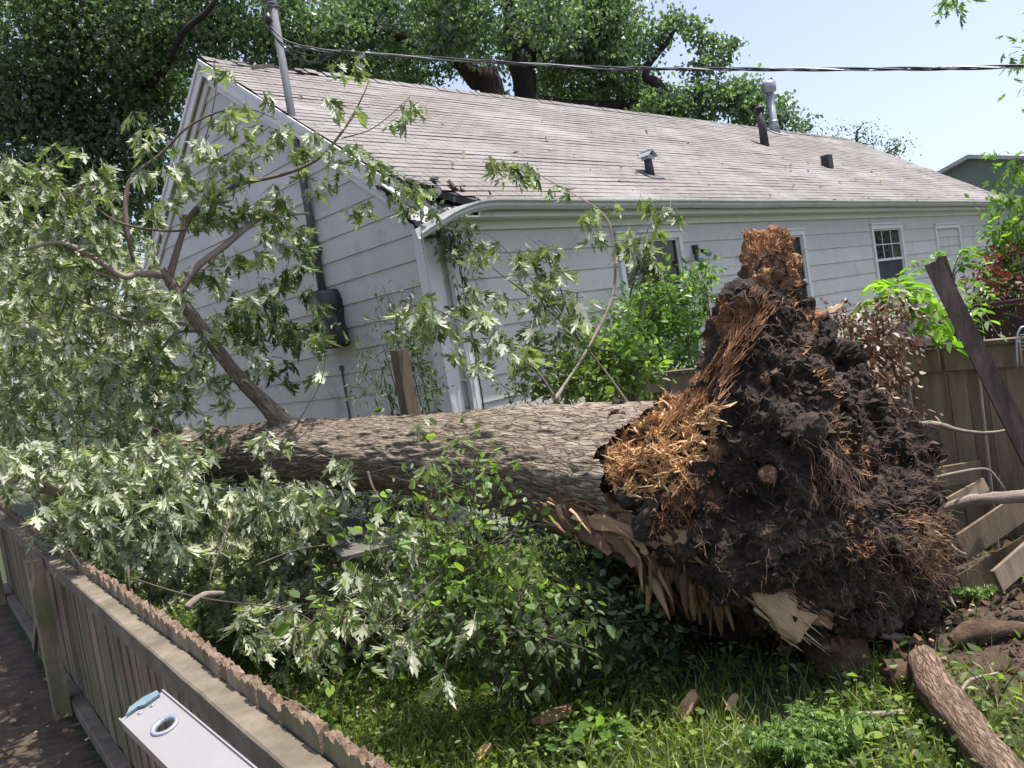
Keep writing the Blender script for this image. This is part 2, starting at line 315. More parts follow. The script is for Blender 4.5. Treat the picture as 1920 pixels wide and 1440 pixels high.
# ================================================================= HOUSE
YAW = 0.755; U = V3(math.cos(YAW), math.sin(YAW), 0); V = V3(-math.sin(YAW), math.cos(YAW), 0); UP = V3(0, 0, 1)
E0 = P(797.5, 376.9, 8.3); LH, DZ, W = 20.78, 2.986, 8.643
C0 = E0+V*.26+U*.10; C0[2] = 0.25                                # wall corner at the foot
LW = LH-.2; WW = W-.52; EZ = E0[2]; SL = DZ/(W/2)
house = thing('house', C0, 'white single-storey house with lap siding and mauve-grey shingle roof behind the fallen trunk', 'house')
def hp(u, v, z): q = C0+U*u+V*v; return V3(q[0], q[1], z)
EXP = .272; zph = hit(840, 575, C0, -V)[2]; k0 = math.floor((zph-.25)/EXP); zs0 = zph-k0*EXP
ztop = EZ-.12
def lap(mb, a, b, a2, b2, z0, z1, org, ax, out):
    """one lap board between ax-coordinates a..b at the foot and a2..b2 at the top"""
    def q(s, z, o): r = org+ax*s+out*o; return V3(r[0], r[1], z)
    n = max(1, int(abs(b-a)/1.8)); w = rng.normal(0, .0016, n+1)
    for i in range(n):
        t0, t1 = i/n, (i+1)/n
        A = a+(b-a)*t0; B = a+(b-a)*t1; A2 = a2+(b2-a2)*t0; B2 = a2+(b2-a2)*t1
        if i and random.random() < .35: g_ = .004*(1 if b > a else -1); A += g_; A2 += g_
        v = [q(A, z0+w[i], .020), q(B, z0+w[i+1], .020), q(B2, z1, .003), q(A2, z1, .003), q(A, z0+w[i], .0), q(B, z0+w[i+1], .0)]
        mb.add(v, [(0, 1, 2, 3), (4, 5, 1, 0)], None, rr)
# windows on the long wall, by their place on the wall
def su(px, py): q = hit(px, py, C0, -V); return float((q-C0)@U), float(q[2])
wins = []
for (xl, xr, yt, hgt, style) in [(1150, 1272, 436, 1.55, 'big'), (1418, 1503, 432, 1.75, 'door'), (1629, 1686, 419, 1.42, 'sash'), (1749, 1795, 419, 1.42, 'blind')]:
    a, zt = su(xl, yt+4); b, _ = su(xr, yt); wins.append([a, b, zt-hgt, zt, style])
mb = MB(); k = -1
while zs0+k*EXP < ztop:
    z0 = max(.25, zs0+k*EXP); z1 = min(zs0+(k+1)*EXP+.004, ztop); k += 1
    if z1-z0 < .03: continue
    rr = random.random(); cuts = [0.0]
    for a, b, zb, zt, st in wins:
        if z1 > zb+.01 and z0 < zt-.01: cuts += [a-.0, b+.0]
    cuts.append(LW)
    for i in range(0, len(cuts), 2): lap(mb, cuts[i], cuts[i+1], cuts[i], cuts[i+1], z0, z1, C0, U, -V)
for a, b, zb, zt, st in wins:                                    # slivers of board above and below each opening
    kk = math.floor((zt-zs0)/EXP); z1 = zs0+(kk+1)*EXP
    rr = .5
    if z1 < ztop: lap(mb, a-.01, b+.01, a-.01, b+.01, zt+.0, z1, C0, U, -V)
mb.box(hp(LW/2, .10, (.25+ztop)/2), LW/2-.01, .08, (ztop-.25)/2-.02, U, V, UP)
mb.build('long_wall', M['siding'], house)
mb = MB(); k = -1; APZ = EZ+DZ-.15
while zs0+k*EXP < APZ:
    z0 = max(.25, zs0+k*EXP); z1 = min(zs0+(k+1)*EXP+.004, APZ); k += 1
    if z1-z0 < .03: continue
    rr = random.random()
    def ext(z): d = max(0, (z-(EZ-.02))/SL-.26); return (d, WW-d)
    (a, b), (a2, b2) = ext(z0), ext(z1)
    if b-a < .05: continue
    lap(mb, b, a, max(b2, WW/2), min(a2, WW/2), z0, z1, C0, V, -U)
v = [hp(.03, .01, .25), hp(.03, WW, .25), hp(.03, WW, EZ-.15), hp(.03, WW/2, APZ), hp(.03, 0.01, EZ-.15)]
mb.add(v, [(0, 4, 3, 2, 1)]); mb.build('gable_wall', M['siding'], house)
mb = MB(); mb.box(hp(LW/2, WW/2, .12), LW/2-.02, WW/2-.02, .15, U, V, UP); mb.build('foundation', M['rubble'], house)
mb = MB(); mb.box(hp(LW/2, WW-.1, 2), LW/2-.02, .08, 1.7, U, V, UP); mb.box(hp(LW-.1, WW/2, 2), .08, WW/2-.2, 1.7, U, V, UP)
mb.add([hp(LW-.05, 0.05, EZ-.2), hp(LW-.05, WW, EZ-.2), hp(LW-.05, WW/2, APZ)], [(0, 1, 2)]); mb.build('back_wall', M['siding'], house)
# corner board (two faces)
mb = MB(); cb = (EZ-.14-.25)
mb.box(hp(.055, -.034, .25+cb/2), .088, .012, cb/2, U, V, UP); mb.box(hp(-.034, .045, .25+cb/2), .012, .066, cb/2, U, V, UP)
mb.build('corner_board', M['trim'], house)
# roof
def rp(s, t, h=0, far=False):
    """s along the eave, t up the slope (in plan), h above the shingles"""
    q = E0+U*s+V*t if not far else E0+U*s+V*(W-t)
    n = nrm(-V*SL+UP) if not far else nrm(V*SL+UP)
    q = V3(q[0], q[1], EZ+t*SL); return q+n*h
T = math.hypot(W/2, DZ); ex = .145; cosS = (W/2)/T
mb = MB(); nc = int(T/ex)+1
for i in range(nc):
    t0, t1 = i*ex, min(T, (i+1)*ex+.01)
    s0 = [.78, .62, .44, .28, .14, .05][i] if i < 6 else 0.0
    ss = np.arange(s0, LH, .3); ss = np.r_[ss, LH]; m = len(ss)
    hh = fbm(np.stack([ss*.5, np.full(m, i*.35), ss*0], 1), 3, 21)*.012; hs = rng.normal(0, .0018, m)+.008
    A = np.array([rp(s, t0*cosS, a+b) for s, a, b in zip(ss, hh, hs)]); B = np.array([rp(s, t1*cosS, a+.002) for s, a in zip(ss, hh)])
    Cc = np.array([rp(s, t0*cosS, a-.004) for s, a in zip(ss, hh)])
    f = [(j, j+1, m+j+1, m+j) for j in range(m-1)]+[(2*m+j, 2*m+j+1, j+1, j) for j in range(m-1)]
    off = i % 2*0
    uv = np.r_[np.stack([ss, np.full(m, t0+.0005)], 1), np.stack([ss, np.full(m, t1-.011)], 1), np.stack([ss, np.full(m, t0+.001)], 1)]
    mb.add(np.vstack([A, B, Cc]), f, uv)
roof = mb.build('shingle_roof', M['shingle'], house)
mb = MB(); ro = -.012
q = [rp(.80, 0, ro), rp(LH, 0, ro), rp(LH, W/2, ro), rp(0, W/2, ro), rp(0, .7, ro)]; q2 = [p_-UP*.09 for p_ in q]
mb.add(q+q2, [(0, 1, 2, 3, 4), (9, 8, 7, 6, 5)]+[(i, (i+5), (i+1) % 5+5, (i+1) % 5) for i in range(5)])
q = [rp(0, 0, 0, True), rp(LH, 0, 0, True), rp(LH, W/2, -.003, True), rp(0, W/2, -.003, True)]; q2 = [p_-UP*.09 for p_ in q]
mb.add(q+q2, [(3, 2, 1, 0), (4, 5, 6, 7)]+[(i, (i+1) % 4, (i+1) % 4+4, i+4) for i in range(4)])
mb.build('roof_deck', M['vent_black'], roof)
second_ = False; mb = MB()                                       # ridge caps, lifted and broken near the gable
for i in range(int(LH/.16)):
    s = i*.16
    if s >= 1.3 and not second_: mb.build('ridge_cap', M['shingle'], roof); mb = MB(); second_ = True
    if .5 < s < 1.3: continue
    h = .018+rng.normal(0, .003)+(.02 if s < 2.2 else 0)*random.random()
    a = [rp(s, W/2-.13, h-.006), rp(s, W/2+.0, h+.01), rp(s, W/2-.13, h-.006, True)]; b = [rp(s+.2, W/2-.13, h-.014), rp(s+.2, W/2, h), rp(s+.2, W/2-.13, h-.014, True)]
    mb.add(a+b, [(0, 3, 4, 1), (1, 4, 5, 2), (0, 1, 2, 5, 4, 3)], [(s, 0), (s, .13), (s, .26), (s+.2, 0), (s+.2, .13), (s+.2, .26)])
mb.build('ridge_cap', M['shingle'], roof)
# rake boards, far rake, fascia, soffit
def board_along(mb, a, b, wid, th, out, uph):
    a = np.asarray(a); b = np.asarray(b); X = nrm(b-a); N = nrm(out); H = nrm(np.cross(X, N)); H = H if H@UP > 0 else -H
    mb.box((a+b)/2-H*(wid/2-uph), np.linalg.norm(b-a)/2, wid/2, th/2, X, H, N)
mb = MB()
board_along(mb, rp(-.01, .62, -.02), rp(-.01, W/2, -.02), .17, .024, -U, 0)
board_along(mb, rp(-.034, .62, -.005), rp(-.034, W/2, -.005), .055, .02, -U, 0)
board_along(mb, rp(.06, .3, -.19), rp(.06, W/2-.02, -.19), .10, .03, -U, 0)
board_along(mb, rp(.045, .3, -.105), rp(.045, W/2, -.105), .02, .10, -U, 0)
mb.build('rake_board', M['trim'], roof); mb = MB()
board_along(mb, rp(LH+.01, .0, -.02), rp(LH+.01, W/2, -.02), .17, .024, U, 0)
mb.build('rake_board', M['trim'], roof); mb = MB()
board_along(mb, rp(-.01, .0, -.02, True), rp(-.01, W/2, -.02, True), .17, .024, -U, 0)
board_along(mb, rp(-.034, .0, -.005, True), rp(-.034, W/2, -.005, True), .055, .02, -U, 0)
board_along(mb, rp(.06, .3, -.19, True), rp(.06, W/2-.02, -.19, True), .10, .03, -U, 0)
board_along(mb, rp(.045, .3, -.105, True), rp(.045, W/2, -.105, True), .02, .10, -U, 0)
mb.build('rake_board', M['trim'], roof)
mb = MB(); board_along(mb, rp(.75, .03, -.03), rp(LH, .03, -.03), .15, .022, -V, 0)
a = rp(.15, .04, 0); b = rp(LH, .04, 0); a[2] = b[2] = EZ-.155
mb.box((a+b)/2+V*.11, LH/2-.1, .12, .008, U, V, UP)
a = hp(0, -.03, EZ-.215); b = hp(LW, -.03, EZ-.215); mb.box((a+b)/2, LW/2, .012, .05, U, V, UP)
mb.build('eave_fascia', M['trim'], roof)
# gutter: K-profile swept along the eave, its near end wrenched down
prof = [(.0, .0), (.0, -.105), (.06, -.105), (.085, -.07), (.085, -.045), (.115, -.02), (.115, 0), (.108, 0), (.108, -.018), (.07, -.05), (.055, -.097), (.006, -.097), (.006, 0)]
mb = MB(); gp = []
for s in np.r_[np.array([-.12, -.09, -.05, 0, .1, .2, .3, .42, .55, .7, .85, 1.0, 1.2]), np.arange(1.5, LH+.1, .5)]:
    dr = .32*(max(0, (1.0-s))/1.2)**2.2; tw = max(0, (.7-s))*.5
    gp.append((s, dr, tw))
vv = []
for s, dr, tw in gp:
    o = E0+U*s-V*(.005)+V*max(0, .1-s)*.45; o = V3(o[0], o[1], EZ+.005-dr+math.sin(s*1.7)*.003)
    for (a, b) in prof:
        a2 = a*math.cos(tw)-b*math.sin(tw)*.6; b2 = b*math.cos(tw)-a*math.sin(tw)
        vv.append(o-V*a2+UP*b2)
n = len(prof); f = [(i*n+j, i*n+(j+1) % n, (i+1)*n+(j+1) % n, (i+1)*n+j) for i in range(len(gp)-1) for j in range(n)]
mb.add(vv, f); mb.build('gutter', M['gutter'], house)
# downspout
mb = MB(); d0 = hp(.27, -.075, EZ-.15)
mb.box(hp(.275, -.08, .25+(EZ-.4)/2), .052, .032, (EZ-.4)/2, U, V, UP)
for i in range(3): mb.box(hp(.27, -.115, .4+(EZ-.4)/2), .006+.0*i, .003, (EZ-.6)/2, U, V, UP) if i == 1 else None
mb.build('downspout', M['trim'], house)
# torn felt and rotten sheathing at the open roof corner
def rag(mb, o, X, Y, nxx, nyy, amp, seed, edge=.25):
    vs = []
    for j in range(nyy+1):
        for i in range(nxx+1): vs.append(o+X*(i/nxx)+Y*(j/nyy))
    vs = np.array(vs); N = nrm(np.cross(X, Y)); h = fbm(vs*6, 4, seed)*amp; vs += np.outer(h, N)
    vs += rng.normal(0, amp*.12, vs.shape)
    keep = []
    for j in range(nyy):
        for i in range(nxx):
            e = min(i, j, nxx-1-i, nyy-1-j)
            if e > 0 or random.random() > edge: keep.append((j*(nxx+1)+i, j*(nxx+1)+i+1, (j+1)*(nxx+1)+i+1, (j+1)*(nxx+1)+i))
    mb.add(vs, keep, [(i/nxx, j/nyy) for j in range(nyy+1) for i in range(nxx+1)])
mb = MB(); rag(mb, rp(-.06, .0, -.06)-UP*.22, U*.9+UP*.16, V*.75+UP*.62, 16, 14, .07, 5); rag(mb, rp(-.05, .0, -.1)-UP*.28, U*.35+V*.1, UP*.3+V*.3, 8, 8, .05, 9)
mb.build('torn_roof_felt', M['black'], house)
for i in range(21):
    near_ = i < 14; mb = MB()
    c = rp(random.uniform(-.02, .7), random.uniform(.02, .5), .03+random.uniform(0, .03)) if near_ else rp(random.uniform(.35, 1.5), W/2-random.uniform(.0, .3), .03+random.uniform(0, .04))
    d = nrm(U*rng.normal()+V*rng.normal()*.6+UP*.3*rng.normal()) if near_ else nrm(U+V*rng.normal()*.5+UP*.12*rng.normal())
    mb.bar(c, c+d*random.uniform(.05, .16 if near_ else .34), random.uniform(.03, .09), .006, nrm(-V*SL+UP+rng.normal(0, .3, 3)), .01); mb.build('broken_shingle', M['brokshingle'], house)
# windows
for a, b, zb, zt, st in wins:
    mb = MB(); cx = (a+b)/2; w_ = b-a; h_ = zt-zb; tr = .085
    for (ux, uz, hx, hz) in [(cx, zt-tr/2, w_/2, tr/2), (cx, zb+tr/2, w_/2+.02, tr/2), (a+tr/2, (zb+zt)/2, tr/2, h_/2-tr-.001), (b-tr/2, (zb+zt)/2, tr/2, h_/2-tr-.001)]:
        mb.box(hp(ux, -.028, uz), hx, .022, hz, U, V, UP)
    mb.box(hp(cx, -.045, zt+.018), w_/2+.02, .03, .016, U, V, UP)
    name = 'window' if st != 'door' else 'window'
    win = mb.build('window', M['trim'], house)
    ia, ib, ja, jb = a+tr, b-tr, zb+tr, zt-tr
    if st == 'blind':
        mm = MB(); z = ja
        i = 0
        while z < jb:
            z1 = min(z+.21, jb); mm.add([hp(ia, -.016, z), hp(ib, -.016, z), hp(ib, .0, z1), hp(ia, .0, z1), hp(ia, .01, z), hp(ib, .01, z)], [(0, 1, 2, 3), (4, 5, 1, 0)]); z = z1
        mm.build('siding_infill', M['siding'], win); tag(win, 'window opening closed up with siding boards'); continue
    mm = MB(); fr = .03; mid = (ja+jb)/2
    for (x0, x1, z0, z1) in [(ia, ib, jb-fr, jb), (ia, ib, ja, ja+fr), (ia, ia+fr, ja+fr+.001, jb-fr-.001), (ib-fr, ib, ja+fr+.001, jb-fr-.001), (ia+fr, ib-fr, mid-.025, mid+.025)]:
        mm.box(hp((x0+x1)/2, -.006, (z0+z1)/2), (x1-x0)/2-.0005, .014, (z1-z0)/2, U, V, UP)
    if st == 'sash':
        for q in (1, 2): xx = ia+fr+(ib-ia-2*fr)*q/3; mm.box(hp(xx, -.001, (mid+jb)/2), .009, .006, (jb-mid)/2-fr, U, V, UP)
        mm.box(hp((ia+ib)/2, .0002, (mid+jb)/2), (ib-ia)/2-fr, .006, .009, U, V, UP)
    mm.build('sash', M['trim'], win)
    mm = MB(); mm.box(hp((ia+ib)/2, .016, (mid+jb)/2), (ib-ia)/2-.002, .004, (jb-mid)/2, U, V, UP); mm.build('glass', M['glass'], win)
    mm = MB(); mm.box(hp((ia+ib)/2, .016, (ja+mid)/2-.001), (ib-ia)/2-.002, .004, (mid-ja)/2-.002, U, V, UP); mm.build('screen', M['screen'] if st == 'sash' else M['glass'], win)
# flood light
fl = hit(1300, 468, C0, -V); mb = MB(); mb.box(fl-V*.03, .05, .03, .06, U, V, UP); flo = mb.build('floodlight', M['vent_black'], house)
for (px, py) in [(1314, 486), (1330, 474)]:
    c = hit(px, py, C0-V*.22, -V); ax = nrm(-V*.8+U*.1-UP*.35+ray(px, py)*-.5); b0 = c-ax*.1
    mb = MB(); mb.tube([fl-V*.05, b0, c-ax*.05, c-ax*.012], [.018, .03, .045, .052], 12, 1); mb.build('lamp_housing', M['vent_black'], flo, True)
    mb = MB(); mb.tube([c-ax*.011, c, c+ax*.014], [.054, .056, .03], 14, 1); mb.build('lamp_lens', M['metal'], flo, True)
# roof vents
RN = nrm(-V*SL+UP)
def roofhit(px, py): return hit(px, py, E0+UP*.01, RN)
def zfor(p, py):  # height at which the vertical through p meets image row py
    lo, hi = p[2], p[2]+4
    for _ in range(40):
        m_ = (lo+hi)/2; d = V3(p[0], p[1], m_)-O; yy = 720-F_PX*(d@CU)/(d@CF)
        if yy > py: lo = m_
        else: hi = m_
    return lo
v1 = roofhit(1219, 328); z1 = zfor(v1, 297); mb = MB(); mb.tube([v1-UP*.05, V3(*v1[:2], z1)], [.075, .06], 12, 1)
vent = mb.build('short_roof_vent', M['vent_black'], house, True); vent['label'] = 'short black roof vent under a peaked metal cap'
mb = MB(); c = V3(*v1[:2], z1+.01); mb.box(c, .07, .07, .03, U, V, UP)
for s_ in (-1, 1): mb.box(c+U*.055*s_+UP*.055, .085, .11, .004, nrm(U*.8-UP*.6*s_), V, nrm(UP*.8+U*.6*s_))
mb.build('peaked_cap', M['metal'], vent)
mb = MB(); mb.box(v1+RN*.012, .17, .17, .004, U, nrm(np.cross(RN, U)), RN); mb.build('flashing', M['mast'], vent)
v2 = roofhit(1434, 271); z2 = zfor(v2, 205); mb = MB(); mb.tube([v2-UP*.05, V3(*v2[:2], z2)], [.10, .085], 14, 1); vent = mb.build('tall_plumbing_vent', M['vent_black'], house, True); vent['label'] = 'tall black pipe with a small domed cap'
mb = MB(); c = V3(*v2[:2], z2); mb.tube([c, c+UP*.02, c+UP*.06, c+UP*.1], [.13, .135, .10, .02], 14, 1); mb.build('domed_cap', M['vent_black'], vent, True)
v3 = roofhit(1453, 247); z3 = zfor(v3, 172); mb = MB(); mb.tube([v3-UP*.06, v3+UP*.25, v3+UP*.26, V3(*v3[:2], z3)], [.15, .105, .10, .10], 16, 1); vent = mb.build('flue_pipe', M['metal'], house, True); vent['label'] = 'grey galvanised flue with a drum-shaped cap'
mb = MB(); c = V3(*v3[:2], z3); mb.tube([c-UP*.04, c, c+UP*.2, c+UP*.27, c+UP*.28], [.12, .19, .19, .15, .03], 18, 1); mb.build('flue_cap', M['metal'], vent, True)
mb = MB(); mb.tube([v3+UP*.26, v3+UP*.30], [.135, .11], 16, 1); mb.box(v3+RN*.014, .34, .28, .004, U, nrm(np.cross(RN, U)), RN); mb.build('flue_flashing', M['metal'], vent)
v4 = roofhit(1552, 313); z4 = zfor(v4, 292); mb = MB(); mb.box(V3(*v4[:2], (v4[2]+z4)/2-.02), .11, .09, (z4-v4[2])/2+.02, U, V, UP); mb.box(V3(*v4[:2], z4-.0), .115, .095, .006, U, V, UP); v = mb.build('square_roof_vent', M['vent_black'], house); v['label'] = 'low square black roof vent'
# service mast on the gable
foot = hit(604, 545, C0-U*.07, -U); mt = zfor(foot, 12); top = V3(*foot[:2], mt)
mb = MB(); mb.tube([foot, top], [.047, .047], 14, 1); mast = mb.build('service_mast', M['mast'], house, True)
for py in (303, 470):
    mb = MB(); z = zfor(foot, py); mb.tube([V3(*foot[:2], z-.04), V3(*foot[:2], z+.04)], .062, 14, 1); mb.box(V3(*foot[:2], z)+U*.04, .05, .07, .02, U, V, UP); mb.build('mast_clamp', M['mast'], mast)
mb = MB(); mb.tube([top-UP*.02, top+UP*.03, top+UP*.06-U*.05, top+UP*.04-U*.12], [.055, .06, .055, .03], 12, 2); mb.build('weatherhead', M['mast'], mast, True)
zi = zfor(foot, 92); ins = V3(*foot[:2], zi)
mb = MB(); mb.tube([ins, ins+U*.06+V*-.03], .03, 10, 1); mb.build('insulator', M['metal'], mast)
mc = hit(613, 600, C0-U*.12, -U); mb = MB()
hh = zfor(V3(*mc[:2], 0), 548)-zfor(V3(*mc[:2], 0), 655)
vs = []; n = 14
for k in range(15):
    t = k/14; z = mc[2]+hh/2-hh*t; ww = .20+.07*math.sin(t*2.6)+.02*math.sin(9*t)
    for j in range(n):
        a = j/n*2*math.pi; rr_ = 1+.13*math.sin(3*a+5*t)+.06*math.sin(7*a-9*t); vs.append(V3(*(mc-U*.0)[:2], z)+V*math.copysign(abs(math.cos(a))**.6, math.cos(a))*ww*rr_+U*math.sin(a)*.13*rr_-V*.09*t)
f = [(i*n+j, (i+1)*n+j, (i+1)*n+(j+1) % n, i*n+(j+1) % n) for i in range(14) for j in range(n)]+[tuple(range(n)), tuple(14*n+k for k in range(n))[::-1]]
mb.add(vs, f); mb.build('wrapped_meter', M['black'], house, True)
mb = MB(); q = hit(640, 690, C0-U*.03, -U); q2 = hit(652, 775, C0-U*.03, -U); mb.tube([q, V3(*q[:2], .2)], .012, 8, 1); mb.box(q, .01, .03, .03, U, V, UP); mb.build('wall_conduit', M['mast'], house)
# debris and vines that lie on the roof
# ---------------------------------------------------------------- service cable
cab = thing('service_cable', ins, 'twisted overhead power cable running from the mast to the right above the roof', 'cable')
A = ins+U*.06; B = P(2300, 108, 6.2); L = np.linspace(0, 1, 160)
# cable line is held to the photographed sag
ctrl = [P(552, 88, 9.05), P(640, 97, 8.95), P(860, 112, 8.7), P(1100, 126, 8.3), P(1280, 129, 7.9), P(1450, 130, 7.5), P(1700, 129, 7.0), P(1930, 124, 6.5), P(2300, 108, 5.8)]
cb_ = MB(); cb_.tube(ctrl, .01, 4, 12, False); line = np.vstack(cb_.v).reshape(-1, 4, 3).mean(1)
for k, (mt_, rr_) in enumerate([('wire', .0085), ('wire', .0085), ('alwire', .006)]):
    t = np.arange(len(line)); ph = t*.42+k*2.094; T_ = nrm(line[-1]-line[0]); N1 = nrm(np.cross(T_, UP)); N2 = np.cross(T_, N1)
    mb = MB(); mb.tube(line+np.outer(np.cos(ph), N1)*.011+np.outer(np.sin(ph), N2)*.011, rr_, 6, 3, False); mb.build('strand', M[mt_], cab, True)
mb = MB(); wh = top-U*.1
for (pts) in [[(528, 14, 9.0), (505, 4, 8.95), (497, 30, 8.9), (510, 62, 8.9), (545, 92, 8.9), (585, 104, 8.9), (640, 98, 8.95)],
              [(530, 16, 9.0), (512, 12, 8.95), (505, 40, 8.92), (516, 70, 8.9), (550, 104, 8.9), (590, 118, 8.9), (615, 108, 8.92), (640, 97, 8.95)],
              [(532, 14, 9.0), (500, 12, 8.98), (499, 35, 8.95), (508, 50, 8.95), (540, 78, 8.9), (600, 92, 8.9), (645, 98, 8.95)]]:
    mb.tube([P(*q) for q in pts], .009, 6, 5)
mb.tube([P(500, 28, 8.9), P(507, 42, 8.9)], [.04, .03], 8, 1)
mb.build('drip_loop', M['wire'], cab, True)

# ================================================================= foliage tools
def tmpl_maple():
    h = [(0, 0), (.09, -.01), (.33, .14), (.18, .20), (.50, .52), (.35, .50), (.31, .60), (.13, .42), (.12, .64), (.21, .78), (.11, .80), (.07, .94), (0, 1.1)]
    o = h+[(-a, b) for a, b in h[-2:0:-1]]; c = [(0, .25)]
    pts = np.array(c+o); z = -.70*np.abs(pts[:, 0])**1.1-.42*pts[:, 1]**2+.05; pts[:, 0] *= .80; pts[:, 1] += np.abs(pts[:, 0])*.05
    v = np.c_[pts, z]; n = len(o); f = [(0, 1+i, 1+(i+1) % n) for i in range(n)]; v = np.vstack([v, [(-.013, -.5, .16), (.013, -.5, .16), (.013, .03, .02), (-.013, .03, .02)]]); f += [(n+1, n+2, n+3), (n+1, n+3, n+4)]; return v, np.array(f)
def tmpl_oval(wd=.27, fold=.25):
    o = [(0, 0), (wd*.75, .22), (wd, .5), (wd*.62, .8), (0, 1), (-wd*.62, .8), (-wd, .5), (-wd*.75, .22)]; o = np.array(o)
    v = np.c_[o, fold*np.abs(o[:, 0])-.18*o[:, 1]**2]; f = np.array([(0, 1, 2, 3), (0, 3, 4, 4), (0, 4, 5, 5), (0, 5, 6, 7)]); f = np.array([(0, 1, 2), (0, 2, 3), (0, 3, 4), (0, 4, 5), (0, 5, 6), (0, 6, 7)]); return v, f
def tmpl_quad(wd=.4):
    v = np.array([(0, 0, 0), (wd, .5, .1), (0, 1, -.08), (-wd, .5, .1)]); return v, np.array([(0, 1, 2), (0, 2, 3)])
MAPLE, OVAL, QUAD, NARROW = tmpl_maple(), tmpl_oval(), tmpl_quad(), tmpl_oval(.16, .2)
class Leaves:
    def __init__(s): s.p = []; s.a = []; s.n = []; s.z = []
    def add(s, p, a, n, z): s.p.append(np.atleast_2d(p)); s.a.append(np.atleast_2d(a)); s.n.append(np.atleast_2d(n)); s.z.append(np.atleast_1d(z))
    def count(s): return sum(len(q) for q in s.z)
    def build(s, name, mat, parent, T, curl=.5):
        p = np.vstack(s.p); a = np.vstack(s.a); n = np.vstack(s.n); z = np.concatenate(s.z); N = len(z)
        a /= np.linalg.norm(a, axis=1)[:, None]+1e-9; n = n-a*np.sum(n*a, 1)[:, None]; n /= np.linalg.norm(n, axis=1)[:, None]+1e-9; x = np.cross(a, n)
        tv, tf = T; k = len(tv); cu = (1.2+rng.normal(0, curl*1.5, N))[:, None]
        wx = (1+rng.normal(0, .24, N))[:, None]
        co = p[:, None, :]+z[:, None, None]*(tv[None, :, 0, None]*x[:, None, :]*wx[:, None, :]+tv[None, :, 1, None]*a[:, None, :]+tv[None, :, 2, None]*n[:, None, :]*cu[:, None, :])
        f = (tf[None]+(np.arange(N)*k)[:, None, None]).reshape(-1, tf.shape[1])
        return arr_mesh(name, co.reshape(-1, 3), f, mat, parent, False, None, np.repeat(rng.random(N), k))
def rv(n=1, s=1.0): return rng.normal(0, s, (n, 3))
def spray(L, tw, base, d, length, n, size, droop=.8, r=.006, flip=.5, spread=.12, downbias=1.0):
    """a leafy twig: a curved stem whose leaves hang in bunches from a few nodes"""
    d = nrm(d); k = 5; pts = [np.array(base, float)]; q = d.copy()
    for i in range(k): q = nrm(q+rng.normal(0, .16, 3)-UP*droop*.13); pts.append(pts[-1]+q*length/k)
    pts = np.array(pts); tw.tube(pts, np.linspace(r, r*.3, k+1), 4, 1, False)
    if downbias > 1:
        nodes_ = np.array([.35, .7, .999]); t = rng.choice(nodes_, n, p=[.2, .3, .5])*k*.999
    else: t = np.clip(rng.random(n)**.75, 0, 1)*(k-.001)
    i = t.astype(int); b = pts[i]+(pts[i+1]-pts[i])*(t-i)[:, None]
    an = rng.random(n)*6.283; rad_ = np.stack([np.cos(an), np.sin(an), np.zeros(n)], 1)
    if downbias > 1:
        p = b+rad_*spread*.45*rng.random((n, 1))**.6+np.array([0, 0, 1])*rng.normal(-.01, .018, (n, 1)); a = rad_*rng.uniform(.1, .75, (n, 1))+np.array([0, 0, -1.0])+rv(n, .18)
        nn = rad_+np.array([0, 0, .35])+rv(n, .45)
    else:
        off = rv(n, spread*.6)+np.array([0, 0, -spread*.3]); p = b+off
        a = off*2.2/spread*.35+np.tile(d, (n, 1))*.25+np.array([0, 0, -1.0*downbias])+rv(n, .42); nn = rv(n, 1)+np.array([0, 0, .6])
    nn[rng.random(n) < flip] *= -1
    L.add(p, a, nn, size*rng.uniform(.6, 1.2, n)); return pts

# ================================================================= FALLEN TREE
tree = thing('fallen_tree', P(1480, 1180, 5.1), 'huge uprooted maple lying across the yard with its torn root plate upright', 'fallen tree')
TP = [(-160, 890, 9.4, .15), (-20, 880, 8.9, .18), (100, 872, 8.4, .20), (250, 862, 7.9, .225), (400, 856, 7.4, .255), (520, 850, 7.02, .295), (620, 850, 6.75, .285), (750, 852, 6.4, .29), (870, 858, 6.08, .335), (990, 868, 5.8, .40), (1100, 884, 5.55, .45), (1190, 897, 5.35, .50), (1270, 905, 5.2, .54), (1340, 915, 5.1, .55)]
tp = np.array([P(a, b, c) for a, b, c, r in TP]); tr = np.array([q[3] for q in TP])
NS, NT = 620, 230
tt = np.linspace(0, len(tp)-1.001, NS); i = tt.astype(int); fr = (tt-i)[:, None]
e = np.vstack([2*tp[0]-tp[1], tp, 2*tp[-1]-tp[-2]])
p0, p1, p2, p3 = e[i], e[i+1], e[i+2], e[np.minimum(i+3, len(e)-1)]
cl = .5*((2*p1)+(-p0+p2)*fr+(2*p0-5*p1+4*p2-p3)*fr**2+(-p0+3*p1-3*p2+p3)*fr**3); rad = tr[i]+(tr[i+1]-tr[i])*fr[:, 0]
Tn = np.gradient(cl, axis=0); Tn /= np.linalg.norm(Tn, axis=1)[:, None]
sarc = np.r_[0, np.cumsum(np.linalg.norm(np.diff(cl, axis=0), axis=1))]
Bx = np.cross(Tn, UP); Bx /= np.linalg.norm(Bx, axis=1)[:, None]; Bz = np.cross(Bx, Tn)
th = np.linspace(0, 2*math.pi, NT, endpoint=False); ct, st = np.cos(th), np.sin(th)
flare = np.clip((sarc-sarc[-1]+1.9)/1.9, 0, 1)**1.6
lob = np.maximum(0, np.sin(th*2.5+.9))**2
R = rad[:, None]*(1+.035*np.sin(th*3+1)[None]+.02*np.sin(th*5+2)[None]+flare[:, None]*(.22*lob[None]-.06))
dirs = Bx[:, None]*ct[None, :, None]+Bz[:, None]*st[None, :, None]
